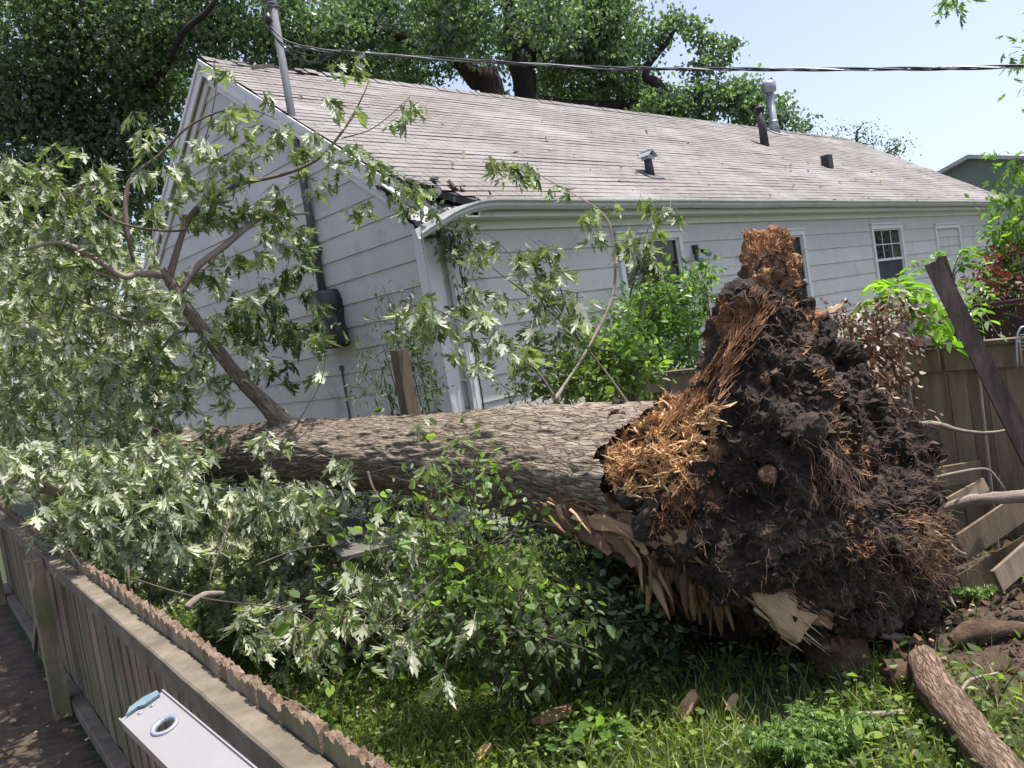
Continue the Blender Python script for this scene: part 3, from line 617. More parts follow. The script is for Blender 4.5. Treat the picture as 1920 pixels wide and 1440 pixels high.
q = np.stack([np.repeat(sarc[:, None], NT, 1)*2.3, ct[None]*rad[:, None]*7, st[None]*rad[:, None]*7], 2).reshape(-1, 3)
wq = q+fbm(q*1.3, 3, 5)[:, None]*.5
pl = ridge(wq*np.array([1.3, 2.0, 2.0]), 3, 31); plates = np.clip((.80-pl)*3.2, -.4, 1)
bd = .018*plates+.010*fbm(q*np.array([3, 4, 4]), 3, 8)+.035*fbm(q*.35, 3, 77)
Vt = (cl[:, None]+dirs*(R[:, :, None]+bd.reshape(NS, NT)[:, :, None])).reshape(-1, 3)
Wt = Vt-O; zt0 = Wt@CF; TX = 960+F_PX*(Wt@CR)/zt0; TY = 720-F_PX*(Wt@CU)/zt0
cutx = np.interp(TY, [600, 735, 800, 860, 960, 1000, 1060], [1300, 1240, 1178, 1112, 1140, 1190, 1215])+fbm(Vt*9, 3, 3)*26
ii = np.arange(NS*NT).reshape(NS, NT); nxt = np.roll(ii, -1, 1)
Ft = np.stack([ii[:-1].ravel(), nxt[:-1].ravel(), nxt[1:].ravel(), ii[1:].ravel()], 1)
Ft = Ft[(TX[Ft[:, 0]] < cutx[Ft[:, 0]])]
uvt = np.stack([np.repeat(sarc[:, None], NT, 1), np.repeat((th/(2*math.pi)*2.2)[None], NS, 0)], 2).reshape(-1, 2)
arr_mesh('trunk', Vt, Ft, M['bark'], tree, True, uvt, np.zeros(len(Vt)))
TAX = nrm(tp[-1]-tp[-4])
# root plate: blobs fused by a voxel remesh and roughened
import bmesh
def blob(bm, c, r, sc=(1, 1, 1), rot=None):
    m = Matrix.Translation(Vector(c))
    if rot is not None: m = m @ rot
    bmesh.ops.create_icosphere(bm, subdivisions=3, radius=r, matrix=m @ Matrix.Diagonal((*sc, 1)))
bm = bmesh.new()
BL = [(1422, 458, 5.05, .07), (1446, 462, 5.05, .075), (1436, 482, 5.02, .115), (1437, 520, 5.0, .155), (1443, 565, 5.0, .175), (1425, 610, 5.0, .235), (1420, 660, 5.0, .28), (1425, 720, 5.0, .36), (1440, 790, 5.05, .46), (1395, 780, 5.0, .34),
      (1396, 575, 4.86, .105), (1400, 620, 4.92, .09), (1482, 500, 5.06, .06), (1492, 585, 5.05, .07),
      (1450, 870, 5.1, .58), (1480, 980, 5.05, .58), (1590, 990, 5.35, .50), (1560, 1080, 5.15, .42), (1370, 1000, 4.95, .30), (1290, 945, 5.0, .34), (1240, 915, 5.0, .27), (1190, 895, 5.05, .20), (1270, 860, 5.05, .26),
      (1690, 1040, 5.6, .30), (1620, 850, 5.6, .36), (1545, 750, 5.35, .27), (1650, 940, 5.5, .36), (1650, 1120, 5.35, .30), (1560, 1150, 5.1, .22), (1682, 1122, 5.6, .2), (1630, 800, 5.6, .22), (1500, 1090, 5.0, .30), (1715, 1062, 5.75, .18), (1600, 1190, 5.3, .24), (1680, 1190, 5.5, .22), (1400, 1050, 4.95, .2)]
for a, b, d, r in BL: blob(bm, P(a, b, d), r)
for a, b, d, r in [(1140, 882, 5.42, .33), (1190, 890, 5.34, .39), (1235, 897, 5.28, .43), (1290, 905, 5.2, .48), (1230, 1060, 5.5, .24), (1310, 1080, 5.45, .26), (1230, 1140, 5.6, .22), (1320, 1160, 5.7, .20), (1400, 1150, 5.6, .26), (1180, 1040, 5.6, .2)]: blob(bm, P(a, b, d), r)
def capsule(bm, pts, rads):
    for (a, b), (r0, r1) in zip(zip(pts[:-1], pts[1:]), zip(rads[:-1], rads[1:])):
        n = max(2, int(np.linalg.norm(b-a)/(min(r0, r1)*.55)))
        for k in range(n): t = k/n; blob(bm, a+(b-a)*t, r0+(r1-r0)*t)
# buttress sweeping from the trunk up into the standing root, and thick stubs
capsule(bm, [P(1225, 800, 5.25), P(1300, 766, 5.2), P(1362, 702, 5.1), P(1396, 640, 5.0)], [.10, .12, .10, .09])
capsule(bm, [P(1480, 800, 4.85), P(1520, 760, 4.75), P(1570, 745, 4.8), P(1590, 800, 4.8)], [.08, .075, .07, .05])
capsule(bm, [P(1560, 830, 4.9), P(1610, 840, 4.85), P(1640, 900, 4.95)], [.09, .08, .05])
capsule(bm, [P(1480, 1120, 4.85), P(1440, 1140, 4.8), P(1540, 1195, 4.8)], [.09, .06, .05])
capsule(bm, [P(1500, 590, 5.05), P(1535, 660, 5.2), P(1570, 730, 5.35)], [.07, .08, .09])
capsule(bm, [P(1680, 820, 5.75), P(1710, 940, 5.85), P(1748, 1035, 5.9)], [.08, .09, .09])
for k in range(70):                                              # clods and knuckles all over the face
    a, b, d, r = BL[13+int(rng.integers(0, len(BL)-13))]; c = P(a, b, d); dd = nrm(rng.normal(0, 1, 3)+V3(.2, -1.1, 0)); blob(bm, c+dd*r*rng.uniform(.85, 1.08), rng.uniform(.035, .10))
me = bpy.data.meshes.new('tmp'); bm.to_mesh(me); bm.free(); to = bpy.data.objects.new('tmp', me); COL.objects.link(to)
rm = to.modifiers.new('r', 'REMESH'); rm.mode = 'VOXEL'; rm.voxel_size = .0125
dg = bpy.context.evaluated_depsgraph_get(); dg.update(); me2 = bpy.data.meshes.new_from_object(to.evaluated_get(dg)); bpy.data.objects.remove(to); bpy.data.meshes.remove(me)
nv = len(me2.vertices); co = np.empty(nv*3, np.float32); me2.vertices.foreach_get('co', co); co = co.reshape(-1, 3).astype(float)
no = np.empty(nv*3, np.float32); me2.vertices.foreach_get('normal', no); no = no.reshape(-1, 3).astype(float)
dcoarse = fbm(co*2.6, 3, 40)*.10; str_ = co*np.array([9, 9, 2.2])
dd = dcoarse+(ridge(co*4.4+fbm(co*3, 2, 3)[:, None]*.6, 5, 50)-.6)*.24+(ridge(co*13, 3, 55)-.6)*.05+fbm(co*25, 3, 60)*.03
up_root = np.clip((co[:, 2]-2.05)/.5, 0, 1)
dd = dd*(1-up_root*.45)+up_root*(ridge(str_, 3, 71)-.55)*.07
co2 = co+no*dd[:, None]+rv(nv, .003)
me2.vertices.foreach_set('co', co2.astype(np.float32).ravel())
# where bare wood shows: (px, py, radius px, strength)
pj = co2-O; zc = pj@CF; X2 = 960+F_PX*(pj@CR)/zc; Y2 = 720-F_PX*(pj@CU)/zc
wood = np.zeros(nv)
def near(pts, s):
    global wood
    for c, r in pts: wood = np.maximum(wood, s*np.exp(-np.sum((co-c)**2, 1)/(r*r)))
near([(P(1435, 445, 5.05), .16), (P(1372, 590, 4.8), .13), (P(1455, 520, 4.85), .12), (P(1500, 620, 5.05), .16), (P(1345, 660, 5.0), .18), (P(1310, 700, 5.05), .2), (P(1250, 800, 5.1), .34), (P(1330, 800, 4.95), .2), (P(1190, 880, 4.95), .3), (P(1250, 930, 4.85), .22), (P(1230, 980, 5), .25), (P(1300, 850, 4.8), .2)], .62)
near([(P(1330, 760, 5), .24), (P(1400, 660, 4.9), .22), (P(1360, 700, 4.9), .2), (P(1440, 500, 4.9), .3)], .7)
near([(P(1600, 720, 5.3), .28), (P(1680, 860, 5.5), .25), (P(1750, 1020, 5.6), .25)], .36)
near([(P(1450, 800, 4.7), .12), (P(1585, 840, 4.8), .16), (P(1650, 1065, 5.0), .1), (P(1520, 1150, 4.8), .16), (P(1560, 700, 5.2), .14), (P(1500, 700, 4.7), .06)], .5)
wood = np.maximum(wood, up_root*.60)
near([(P(1290, 930, 4.8), .22), (P(1350, 850, 4.8), .18), (P(1540, 680, 5.2), .16), (P(1600, 860, 4.8), .16), (P(1480, 1100, 4.7), .2)], .70)
near([(P(1390, 610, 4.9), .16), (P(1355, 690, 5.0), .17), (P(1310, 770, 5.05), .2), (P(1440, 470, 5.0), .22), (P(1500, 600, 5.0), .12)], .95)
near([(P(1230, 1060, 5.2), .3), (P(1310, 1080, 5.2), .28)], .75)
wood = wood-.25*np.exp(-np.sum((co-P(1470, 930, 4.6))**2, 1)/.35)*(wood < .3)
finish(me2, 'root_plate', M['root'], tree, False, None, wood)
ROOTS = co2; ROOTN = no
# broken root ends on the face
def stub(px, py, d, r, ax, ln=.16):
    c = P(px, py, d); ax = nrm(ax); mb = MB(); n = 20; mb.tube([c-ax*ln, c-ax*ln*.5, c], [r*1.25, r*1.08, r], n, 2, False, .13, a=.02); o = mb.build('broken_root', M['root'], tree, True)
    mb = MB(); Xa = nrm(np.cross(ax, (0.2, .1, 1))); Ya = np.cross(ax, Xa); vs = [c+ax*.01]; K = 3
    for k in range(1, K+1):
        for j in range(n): a = j/n*2*math.pi; vs.append(c+(Xa*math.cos(a)+Ya*math.sin(a))*r*k/K*(1+rng.normal(0, .03))+ax*((vnoise(np.array([[math.cos(a)*k*1.3+px, math.sin(a)*k*1.3, k*.4]]), 4)[0]-.5)*r*.5 if k < K else -.012))
    f = [(0, 1+j, 1+(j+1) % n) for j in range(n)]+[(1+(k-1)*n+j, 1+k*n+j, 1+k*n+(j+1) % n, 1+(k-1)*n+(j+1) % n) for k in range(1, K) for j in range(n)]
    vv_ = np.array(vs); mb.add(vs, f, vv_[:, :2]*6, a=np.clip(fbm(vv_*40, 3, 8)*1.1+.12, 0, .7)); mb.build('broken_end', M['stub'], o, True)
toC = lambda px, py: nrm(-ray(px, py))
stub(1392, 580, 4.73, .085, toC(1376, 566)+V3(-.3, 0, -.55)); stub(1450, 506, 4.84, .085, toC(0, 0)*0+nrm(-ray(1450, 500))+V3(.35, 0, -.1)); stub(1440, 888, 4.53, .055, nrm(-ray(1440, 880))+V3(.1, 0, .2))
stub(1655, 1068, 4.93, .07, nrm(-ray(1655, 1060))+V3(.1, 0, -.4)); stub(1435, 712, 4.62, .035, -ray(1435, 712)); stub(1500, 664, 4.72, .045, -ray(1500, 664)+V3(.2, 0, .2)); stub(1500, 1178, 4.72, .05, -ray(1500, 1180)+V3(-.1, 0, -.3))
stub(1492, 606, 4.92, .075, -ray(1492, 600)+V3(.5, 0, .2)); stub(1545, 1165, 4.8, .06, -ray(1545, 1165)+V3(.2, 0, -.2))
# splinters
def shard(mb, p, d, ln, w, th, nn=None, bend=.15, a=None, segs=3):
    d = nrm(d); N = nrm(np.cross(d, rng.normal(0, 1, 3)) if nn is None else np.cross(np.cross(d, nn), d)); Xs = np.cross(d, N); vs = []; q = np.array(p, float); cur = d; uvs = []
    for k in range(segs+1):
        t = k/segs; ww = w*(1-.85*t**1.5)*(1+rng.normal(0, .12)); tk = th*(1-.7*t)
        for (sx, sn) in ((-1, -1), (1, -1), (1, 1), (-1, 1)): vs.append(q+Xs*sx*ww/2+N*sn*tk/2); uvs.append((t*ln, sx*ww/2))
        cur = nrm(cur+N*bend*rng.normal(.5, .6)/segs+Xs*rng.normal(0, bend)/segs); q = q+cur*ln/segs
    f = [(0, 3, 2, 1), (segs*4, segs*4+1, segs*4+2, segs*4+3)]
    for k in range(segs):
        for j in range(4): f.append((k*4+j, k*4+(j+1) % 4, (k+1)*4+(j+1) % 4, (k+1)*4+j))
    mb.add(vs, f, uvs, random.random() if a is None else a)
def snap(px, py, d, rad_):                                     # the point of the root mass nearest a place
    c = P(px, py, d); k = np.argmin(np.sum((ROOTS-c)**2, 1)); return ROOTS[k], ROOTN[k]
def front(px, py):
    """first surface point of the root mass along a sight line, if any"""
    d2 = (X2-px)**2+(Y2-py)**2; k = np.where(d2 < 81)[0]
    if len(k) == 0: return None
    j = k[np.argmin(zc[k])]; return ROOTS[j], ROOTN[j]
mb = MB()
def fringe(poly, n, ln, w, dirf, amin=0., amax=1.):
    poly = np.array(poly, float); lo, hi = poly.min(0), poly.max(0); c = 0
    while c < n:
        q = lo+(hi-lo)*rng.random(2); ins_ = False; j = len(poly)-1
        for i in range(len(poly)):
            if (poly[i, 1] > q[1]) != (poly[j, 1] > q[1]) and q[0] < (poly[j, 0]-poly[i, 0])*(q[1]-poly[i, 1])/(poly[j, 1]-poly[i, 1])+poly[i, 0]: ins_ = not ins_
            j = i
        c += 1
        if not ins_: continue
        h_ = front(*q)
        if h_ is None: continue
        p_, n_ = h_; cl_ = vnoise((p_*9)[None], 5)[0]
        d = nrm(dirf(p_)+n_*.30+rng.normal(0, .55, 3)); shard(mb, p_-d*.02, d, ln*rng.uniform(.4, 1.4), w*rng.uniform(.4, 1.5), w*.35, bend=.5, a=np.clip(amin+(amax-amin)*(cl_*.6+.4*random.random()), 0, 1))
fringe([(1112, 850), (1150, 830), (1230, 740), (1300, 735), (1345, 760), (1335, 830), (1290, 870), (1270, 920), (1200, 930), (1130, 905)], 7500, .05, .0075, lambda p_: V3(.1, -.35, .1), .25, 1)
fringe([(1385, 430), (1480, 425), (1500, 490), (1400, 480)], 150, .055, .016, lambda p_: V3(.1, -.2, 1.2), 0, .8)
fringe([(1385, 440), (1480, 430), (1505, 500), (1400, 470)], 500, .05, .009, lambda p_: V3(0, -.2, 1), 0, .9)
fringe([(1480, 560), (1500, 520), (1510, 640), (1560, 700), (1590, 780), (1530, 720)], 350, .06, .009, lambda p_: V3(.6, -.3, .3), 0, .9)
fringe([(1340, 560), (1400, 540), (1410, 620), (1350, 640)], 400, .04, .008, lambda p_: V3(-.5, -.3, .4), 0, .6)
fringe([(1250, 930), (1290, 870), (1300, 990), (1210, 1000)], 500, .07, .010, lambda p_: V3(0, -.4, -.7), 0, .35)
fringe([(1560, 780), (1620, 800), (1650, 900), (1600, 880)], 200, .05, .008, lambda p_: V3(.5, -.3, .2), .1, .9)
fringe([(1690, 960), (1770, 960), (1800, 1090), (1730, 1090)], 300, .06, .008, lambda p_: V3(.7, -.3, -.2), .0, .9)
fringe([(1590, 950), (1620, 940), (1640, 1040), (1600, 1040)], 260, .04, .008, lambda p_: V3(.3, -.6, .2), .0, .8)
fringe([(1300, 900), (1340, 880), (1350, 960), (1290, 970)], 200, .035, .008, lambda p_: V3(.3, -.6, .2), .0, .6)
fringe([(1112, 850), (1230, 740), (1345, 760), (1335, 830), (1290, 870), (1200, 930), (1130, 905)], 520, .10, .022, lambda p_: V3(.3, -.4, .2), .3, 1)
mb.build('splintered_wood', M['splinter'], tree)
mb = MB()
pick = rng.integers(0, nv, 16000); pick = pick[(wood[pick] < .4) & (zc[pick] < 6.2)]
_iv = np.array([(0, 0, 1), (.9, 0, .2), (.3, .85, .2), (-.75, .5, .2), (-.7, -.6, .2), (.35, -.85, .2), (0, 0, -.8)]); _fi = np.array([(0, 1, 2), (0, 2, 3), (0, 3, 4), (0, 4, 5), (0, 5, 1), (6, 2, 1), (6, 3, 2), (6, 4, 3), (6, 5, 4), (6, 1, 5)])
_s = (.004+.026*rng.random(len(pick))**5)[:, None, None]; _v = ROOTS[pick][:, None]+_s*(_iv[None]+rng.normal(0, .35, (len(pick), 7, 3)))
arr_mesh('soil_clods', _v.reshape(-1, 3), (_fi[None]+(np.arange(len(pick))*7)[:, None, None]).reshape(-1, 3), M['clod'], tree, False, None, np.repeat(rng.random(len(pick))**2, 7))['kind'] = 'stuff'
# long fibres that run from the trunk up into the standing root
mb = MB()
for k in range(800):
    t = random.random(); a = random.uniform(-.5, .5)
    px = 1262+(1412-1262)*t+a*60; py = 785-(785-560)*t**1.25+abs(a)*40
    h_ = front(px, py)
    if h_ is None: continue
    d = nrm(P(px+38, py-55, 5)-P(px, py, 5)); shard(mb, h_[0]+h_[1]*.004, d+rng.normal(0, .17, 3), random.uniform(.03, .15), random.uniform(.003, .012), .004, h_[1], .25, a=random.uniform(.0, .62))
mb.build('torn_fibre', M['splinter'], tree)
# torn strips of sapwood below the trunk
mb = MB()
def strip(pts, w0, w1, th=.012, a=.5, nn=None, segs=5, jag=.75):
    pts = [P(*q) for q in pts]; t_ = MB(); t_.tube(pts, .01, 4, 4, False); ln_ = np.vstack(t_.v).reshape(-1, 4, 3).mean(1); m_ = len(ln_)
    vs = []; uvs = []; Lc = 0; nw = 6
    for k in range(m_):
        T_ = nrm(ln_[min(k+1, m_-1)]-ln_[max(k-1, 0)]); N_ = nrm(nn if nn is not None else -ray(960, 800)); Xs = nrm(np.cross(T_, N_)); N_ = np.cross(Xs, T_); w_ = w0+(w1-w0)*k/(m_-1)
        for s_ in (1, -1):
            for j in range(nw):
                u_ = j/(nw-1)-.5; ed = (1+jag*(vnoise(np.array([[k*.9, j*3.1+s_*0, a*50]]), 9)[0]-.5)*2); vs.append(ln_[k]+Xs*u_*w_*ed+N_*(s_*th/2+.06*w_*(vnoise(np.array([[k*.7, j*1.3, a*31]]), 3)[0]-.5)*4)); uvs.append((k*.05, u_*w_))
    f = []
    for k in range(m_-1):
        b0, b1 = k*2*nw, (k+1)*2*nw
        for j in range(nw-1): f += [(b0+j, b0+j+1, b1+j+1, b1+j), (b0+nw+j+1, b0+nw+j, b1+nw+j, b1+nw+j+1)]
        f += [(b0+nw, b0, b1, b1+nw), (b0+nw-1, b0+2*nw-1, b1+2*nw-1, b1+nw-1)]
    f += [tuple(range(nw))+tuple(range(2*nw-1, nw-1, -1))]; bl = (m_-1)*2*nw; f += [tuple(bl+j for j in range(nw))[::-1]+tuple(bl+nw+j for j in range(nw))]
    mb.add(vs, f, uvs, a)
strip([(1040, 930, 5.12), (1110, 965, 4.98), (1160, 1010, 4.85), (1192, 1060, 4.8)], .22, .05, a=.2)
strip([(1080, 930, 5.08), (1150, 960, 4.9), (1210, 990, 4.8), (1240, 1020, 4.75)], .2, .12, a=.45)
strip([(1120, 945, 5.0), (1190, 965, 4.85), (1240, 990, 4.75), (1290, 1010, 4.72)], .16, .10, a=.7)
strip([(1050, 960, 5.1), (1090, 990, 5.0), (1115, 1010, 4.9), (1143, 1040, 4.85)], .16, .03, a=.1)
strip([(1100, 975, 4.95), (1160, 990, 4.82), (1195, 1010, 4.76), (1212, 1040, 4.74)], .10, .03, a=.6)
ln3 = [(1030, 945, 5.15), (1110, 962, 4.98), (1190, 985, 4.86), (1280, 1012, 4.80)]
for k in range(240):
    t = random.random()*2.999; i = int(t); q = np.array(ln3[i])*(1-t+i)+np.array(ln3[i+1])*(t-i); p_ = P(q[0]+rng.normal(0, 14), q[1]+rng.normal(4, 18), q[2]+rng.normal(.02, .04))
    shard(mb, p_, CR*.62-UP*rng.uniform(.15, .8)-CF*.2+rng.normal(0, .2, 3), random.uniform(.08, .26), random.uniform(.012, .055), .009, None, .5, a=random.random()**1.3, segs=4)
for k in range(170):
    px = random.uniform(1195, 1365); p_ = P(px, random.uniform(1005, 1075)+(px-1195)*.15, random.uniform(4.85, 5.15))
    shard(mb, p_, -UP+rng.normal(0, .13, 3), random.uniform(.10, .32), random.uniform(.02, .085), .014, -CF, .3, a=random.random()**2.2*.8, segs=4)
mb.build('torn_sapwood', M['palewood'], tree, True)
mb = MB()
ln3 = [(1330, 1062, 4.76), (1385, 1078, 4.72), (1440, 1120, 4.66), (1490, 1160, 4.63), (1525, 1180, 4.62)]
strip([(1335, 1064, 4.72), (1385, 1074, 4.69), (1430, 1110, 4.62), (1470, 1152, 4.59), (1510, 1182, 4.59)], .06, .19, .03, a=.8, jag=.35)
for k in range(90):
    t = random.random()*3.3; i = int(t); q = np.array(ln3[i])*(1-t+i)+np.array(ln3[i+1])*(t-i); wd_ = 8+t*12; dn = P(*ln3[i+1])-P(*ln3[i]); f_ = random.random()
    p_ = P(q[0]+(f_-.5)*wd_*1.6, q[1]-(f_-.5)*wd_*1.6, q[2]-.03+rng.normal(0, .012)); shard(mb, p_, nrm(dn)+rng.normal(0, .10, 3), random.uniform(.12, .26), random.uniform(.006, .022), .010, -CF, .10, a=.4+.5*random.random(), segs=4)
strip([(1425, 1095, 4.68), (1470, 1110, 4.62), (1500, 1145, 4.60), (1560, 1172, 4.60)], .08, .06, .03, a=.25, jag=.9)
strip([(1455, 1080, 4.66), (1510, 1105, 4.62), (1525, 1145, 4.60)], .06, .04, .03, a=.15, jag=.9)
mb.build('split_root_wood', M['palewood'], tree, True)
mb = MB(); strip([(1500, 595, 5.0), (1530, 592, 5.05), (1560, 582, 5.15), (1580, 571, 5.25)], .09, .012, .02, a=.8); strip([(1495, 610, 5.0), (1520, 600, 5.02), (1552, 588, 5.1)], .10, .03, .02, a=.1); mb.build('root_spike', M['palewood'], tree, True)
mb = MB(); strip([(1488, 738, 4.72), (1520, 736, 4.66), (1545, 750, 4.66), (1555, 800, 4.7)], .09, .05, .02, a=.5); strip([(1545, 750, 4.66), (1556, 780, 4.66), (1562, 818, 4.7)], .10, .12, .02, a=.35); mb.build('hooked_root_wood', M['palewood'], tree, True)
# fine roots: wandering hairs from the surface
mb = MB()
def hair(p, d, ln, r, n=7, wig=.35, grav=.15):
    pts = [p]; q = nrm(d)
    for i in range(n): q = nrm(q+rng.normal(0, wig, 3)-UP*grav); pts.append(pts[-1]+q*ln/n)
    mb.tube(pts, np.linspace(r, r*.35, n+1), 4, 2, False, a=random.random())
def hairs(n, x0, x1, y0, y1, ln, r, dv, wig=.4, grav=.15):
    for k in range(n):
        h_ = front(rng.uniform(x0, x1), rng.uniform(y0, y1))
        if h_ is None: continue
        hair(h_[0], h_[1]*.7+dv+rng.normal(0, .4, 3), ln*rng.uniform(.4, 1.5), r*rng.uniform(.5, 1.6), 7, wig, grav)
hairs(520, 1640, 1800, 700, 1120, .11, .0014, V3(.9, -.1, .0)); hairs(200, 1520, 1620, 830, 930, .16, .0013, V3(.1, -.3, -.8), .3, .3)
hairs(420, 1300, 1750, 700, 1180, .09, .0012, V3(0, -.5, -.4)); hairs(110, 1340, 1500, 450, 700, .10, .0022, V3(-.2, -.2, -.2)); hairs(260, 1680, 1800, 950, 1120, .15, .0017, V3(.8, -.2, -.1))
mb.build('fine_roots', M['soilroot'] if 'soilroot' in M else simple('root_hair', [(.10, .055, .038), (.30, .19, .135)], 9, rough=.8, b=0, rnd=.4), tree)
def root(pts, r, name='side_root', m='branchbark'):
    b_ = MB(); b_.tube([P(*q) for q in pts], r, 8, 5, True, .08); return b_.build(name, M[m], tree, True)
root([(1690, 800, 5.8), (1720, 795, 5.75), (1760, 797, 5.7), (1800, 807, 5.65), (1850, 812, 5.6), (1910, 803, 5.6)], [.02, .018, .022, .013, .012, .006])
root([(1685, 815, 5.8), (1715, 822, 5.7), (1738, 833, 5.7), (1725, 850, 5.68), (1712, 868, 5.66)], [.014, .012, .012, .01, .006])
root([(1700, 900, 5.8), (1740, 880, 5.75), (1775, 862, 5.7)], [.01, .008, .004]); root([(1680, 760, 5.8), (1690, 740, 5.8), (1702, 722, 5.8)], [.01, .008, .004])
root([(1720, 905, 5.8), (1800, 885, 5.8), (1850, 880, 5.9), (1875, 905, 5.9), (1888, 925, 5.9)], [.012, .01, .009, .008, .005])
root([(1770, 1010, 5.7), (1790, 1030, 5.6), (1812, 1040, 5.6)], [.02, .015, .008]); root([(1752, 1060, 5.6), (1765, 1090, 5.5), (1780, 1120, 5.5), (1793, 1140, 5.45)], [.03, .02, .016, .005])
root([(1760, 958, 5.9), (1810, 940, 5.8), (1850, 935, 5.75), (1935, 930, 5.7), (2000, 928, 5.7)], [.03, .036, .04, .05, .055], 'thick_root')
root([(1600, 1175, 5.0), (1660, 1190, 5.0), (1730, 1205, 5.0)], [.03, .028, .02], 'thick_root')

# ---- limbs with leaves
def limb(pts, rads, name='limb', m='branchbark', n=10):
    b_ = MB(); b_.tube([P(*q) for q in pts], np.array(rads)*(1 if rads[0] > .06 else .68), n, 6, True, .04); return b_.build(name, M[m], tree, True)
def limbd(pts, rads): return limb(pts, rads, 'limb', 'limbdark')
limb_up = limb([(552, 822, 7.0), (505, 765, 6.85), (450, 710, 6.7), (400, 645, 6.55), (345, 570, 6.4), (318, 525, 6.35), (308, 505, 6.35)], [.14, .070, .056, .051, .046, .042, .037], m='limbbark', n=16)
limb_a = limb([(312, 515, 6.35), (260, 512, 6.3), (230, 518, 6.2), (170, 480, 6.1), (110, 455, 6.0), (40, 470, 5.9)], [.05, .042, .036, .030, .024, .012])
limb_b = limb([(338, 548, 6.4), (370, 500, 6.45), (420, 462, 6.5), (470, 420, 6.6), (522, 393, 6.7), (545, 402, 6.75), (580, 400, 6.85)], [.04, .042, .04, .038, .034, .018, .008])
limb_c = limbd([(318, 520, 6.35), (335, 460, 6.4), (360, 400, 6.45), (405, 368, 6.5), (450, 345, 6.55), (520, 330, 6.6), (575, 310, 6.65), (610, 285, 6.7), (650, 235, 6.8), (680, 180, 6.85), (692, 150, 6.9)], [.045, .036, .032, .028, .026, .022, .020, .018, .014, .009, .004])
limb_d = limbd([(250, 490, 6.3), (238, 430, 6.3), (236, 372, 6.35), (250, 330, 6.4), (300, 290, 6.45), (350, 240, 6.5), (410, 210, 6.55), (470, 205, 6.6), (520, 225, 6.7)], [.02, .03, .03, .022, .018, .015, .012, .009, .004])
limb_e = limbd([(310, 370, 6.45), (345, 430, 6.4), (230, 420, 6.2), (160, 370, 6.1), (150, 345, 6.1)], [.004, .012, .014, .014, .006])
limb_f = limb([(390, 612, 6.55), (320, 605, 6.5), (240, 600, 6.4), (180, 575, 6.3), (110, 550, 6.2)], [.016, .02, .018, .015, .008])
limb_g = limb([(395, 620, 6.55), (330, 625, 6.6), (300, 660, 6.6), (270, 700, 6.6)], [.02, .02, .015, .008])
limb_h = limb([(175, 510, 6.1), (220, 525, 6.2), (180, 545, 6.1)], [.016, .024, .012])
limb_k = limb([(-30, 892, 6.0), (60, 905, 6.0), (160, 918, 6.05), (255, 938, 6.1), (330, 975, 6.1)], [.075, .075, .07, .06, .045])
limb_m = limb([(300, 800, 7.7), (270, 770, 7.9), (240, 740, 8.1), (200, 650, 8.6), (150, 560, 9.0), (60, 420, 9.6)], [.14, .12, .1, .085, .07, .04])
limb_n = limb([(260, 860, 7.8), (245, 835, 7.5), (232, 812, 7.3)], [.06, .06, .05], 'broken_limb')
limb_q = limb([(210, 700, 8.2), (225, 620, 8.3), (240, 590, 8.4)], [.05, .045, .03])
twigs_right = limb([(1190, 775, 5.9), (1130, 690, 6.2), (1060, 610, 6.4), (960, 530, 6.6), (880, 470, 6.8)], [.02, .012, .010, .008, .004], 'long_twig', 'twig')
limb_r = limb([(1040, 750, 6.0), (1060, 720, 6.1), (1110, 640, 6.3), (1150, 550, 6.5), (1150, 460, 6.6), (1130, 400, 6.7), (1050, 350, 7.2), (960, 300, 7.4)], [.03, .018, .02, .018, .014, .010, .006, .003], 'bent_sapling_limb')
limb_s = limb([(1040, 745, 6.0), (1010, 700, 6.1), (960, 660, 6.2), (880, 610, 6.3), (800, 575, 6.4), (740, 572, 6.5)], [.018, .012, .010, .008, .006, .003], 'long_twig', 'twig')
limb_t = limb([(1180, 560, 6.5), (1200, 480, 6.5), (1215, 430, 6.55), (1240, 370, 6.6)], [.008, .008, .006, .003], 'long_twig', 'twig')
limb_u = limb([(1085, 640, 6.3), (1050, 540, 6.4), (1030, 480, 6.5), (985, 440, 6.6)], [.01, .008, .006, .003], 'long_twig', 'twig')
limb_v = limb([(1150, 660, 6.3), (1100, 640, 6.35), (1010, 540, 6.5), (940, 460, 6.7), (900, 430, 6.8)], [.01, .008, .006, .005, .003], 'long_twig', 'twig')
limb_w = limb([(640, 260, 6.8), (700, 240, 6.85), (760, 190, 6.9), (770, 178, 6.9)], [.008, .006, .004, .003], 'long_twig', 'twig')
limb_x = limb([(640, 280, 6.75), (690, 290, 6.85), (740, 330, 6.95), (800, 345, 7.1)], [.008, .007, .005, .003], 'long_twig', 'twig')
limb_y = limb([(385, 260, 6.5), (400, 200, 6.55), (410, 130, 6.6)], [.008, .007, .003], 'long_twig', 'twig')
limb_z = limb([(540, 940, 5.7), (520, 870, 5.6), (560, 790, 5.55), (600, 720, 5.6), (612, 660, 5.6)], [.006, .007, .006, .005, .003], 'long_twig', 'twig')
